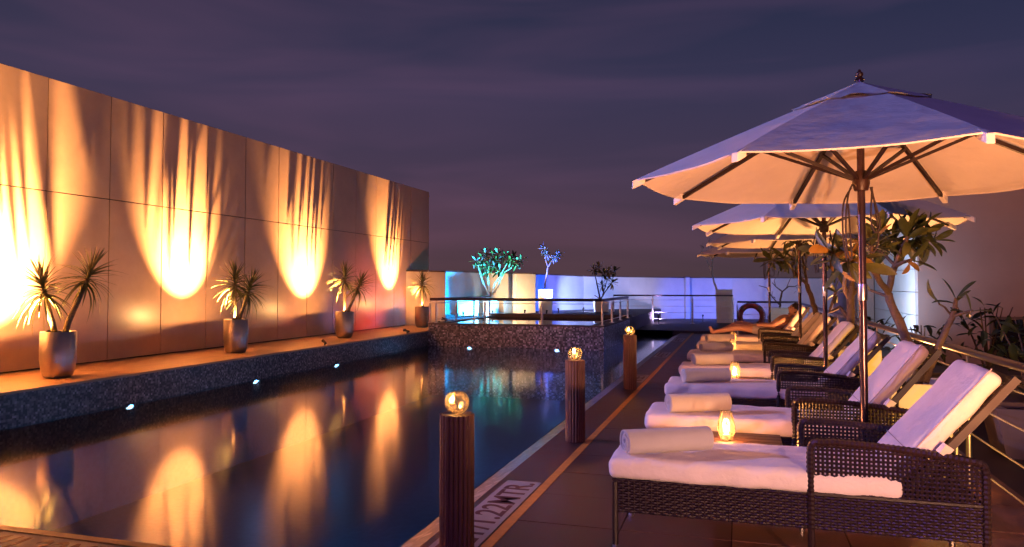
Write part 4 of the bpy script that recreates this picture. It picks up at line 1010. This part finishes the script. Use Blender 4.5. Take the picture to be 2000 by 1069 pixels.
fixture(w3(1025, 23.9, .60), w3(1027, 25.0, 1.3), 230, (1, .62, .30), 'warm spotlight on the narrow parapet pier', size=100, blend=.5, pole=.48, r=.032)
fixture(w3(1140, 26.2, .60), w3(1175, 29.4, 1.1), 520, (.34, .46, 1.0), 'pale blue spotlight washing the right part of the parapet', size=100, blend=.6, pole=.48, r=.032)
fixture(w3(1090, 25.6, .60), w3(1078, 27.8, 1.0), 420, (.01, .08, 1.0), 'blue spotlight low behind the tall planter', size=90, blend=.6, pole=.48, r=.032)
fixture(w3(1285, 26.0, .33), w3(1270, 29.6, 1.2), 320, (.62, .50, 1.0), 'small boxy floodlight on the platform behind the straight railing', size=130, blend=.7, pole=.09, r=.032)
fixture(w3(1372, 27.4, .3), w3(1375, 29.9, .9), 280, (.01, .10, 1.0), 'blue floodlight left of the tall grey planter', size=95, blend=.5, pole=.09, r=.032)
fixture(w3(1500, 26.6, .3), w3(1520, 29.4, 1.3), 130, (.34, .32, 1.0), 'lilac floodlight near the railing corner', size=130, blend=.6, pole=.09, r=.032)
fixture((-7.8, 18.75, .42), (-8.2, 19.4, 1.3), 130, (1.0, .32, .08), 'added orange spotlight behind the farthest pot, tinting the parapet', size=130, blend=.7, pole=.28, r=.03)  # added lamp for the orange that the wall lights throw here
fixture((-7.25, 17.6, .56), (-9.0, 17.0, 1.0), 160, (1.0, .08, .04), 'small red spotlight on the corner of the raised pool', size=80, blend=.9, pole=.48, r=.04)
fixture((-7.52, 15.9, .36), (-9.0, 15.2, .75), 30, (.20, .30, 1.0), 'added small blue spotlight beyond the third pot, making a wall glint', size=34, blend=.9, pole=.29, r=.03)  # added lamp, its patch stands in for a bluish reflection
fixture((-7.52, 12.4, .36), (-9.0, 13.55, .90), 60, (1.0, .22, .14), 'added small red spotlight before the third pot, making a wall glint', size=24, blend=.9, pole=.29, r=.03)  # added tight beam in place of a reddish reflection on the wall
fixture((2.3, 19.2, .3), (4.1, 22.6, 2.4), 700, (.62, .74, 1.0), 'cold white floodlight before the lit building corner', size=120, blend=.8, pole=-.44)
fixture((6.5, 11.5, 4.6), (9.0, 20.0, 1.8), 700, (1.0, .38, .18), 'added dim warm fill lamp on a mast for the plain building wall', size=120, blend=.9, pole=-.44)  # fill light, added to lift the big wall
fixture((1.35, .8, .80), (.55, 5.6, 1.25), 640, (1.0, .48, .28), 'orange floodlight on a stand beside the near end of the deck', size=80, blend=.8, pole=0)
fixture((1.2, 1.7, .30), (.6, 4.3, 2.05), 850, (1.0, .30, .07), 'orange uplight on the near deck under the first umbrella rim', size=58, blend=.7, pole=0)
fixture((-1.2, -4.4, 4.2), (.6, 6.0, 1.0), 640, (.26, .12, 1.0), 'violet floodlight on a tall mast behind the near end of the deck', size=50, blend=.7, pole=0, r=.09)
fixture((-8.4, 4.6, 3.3), (.3, 5.8, 1.6), 2600, (.30, .34, 1.0), 'blue floodlight on a mast at the near end of the ledge', size=46, blend=.7, pole=.28, r=.09)
fixture((1.72, 5.2, .35), (1.2, 5.95, .45), 45, (1.0, .46, .06), 'yellow spotlight beside the nearest box planter', size=110, blend=.6, pole=0, r=.03)
fixture((1.72, 8.1, .35), (1.2, 8.9, .45), 45, (1.0, .46, .06), 'yellow spotlight beside the second box planter', size=110, blend=.6, pole=0, r=.03)
fixture((1.70, 9.9, .30), (.6, 9.0, 2.0), 700, (1.0, .38, .12), 'warm uplight by the railing between second and third umbrellas', size=140, blend=.8, pole=0)
fixture((1.73, 2.9, .5), (1.68, 4.9, 0), 70, (1.0, .42, .08), 'added amber spotlight low by the railing, brightening the near deck corner', size=80, blend=.8, pole=0, r=.03)  # added only to brighten the right corner of the deck
fixture((1.70, 13.2, .30), (.6, 13.4, 2.0), 420, (1.0, .38, .12), 'warm uplight by the railing near the farthest umbrella', size=150, blend=.8, pole=0)
fixture((-7.52, 16.0, .36), (-9.0, 17.1, .88), 60, (1.0, .30, .20), 'added small pink spotlight making a wall glint between the last two pots', size=22, blend=.9, pole=.29, r=.03)  # added grazing beam that draws a long reflected glint
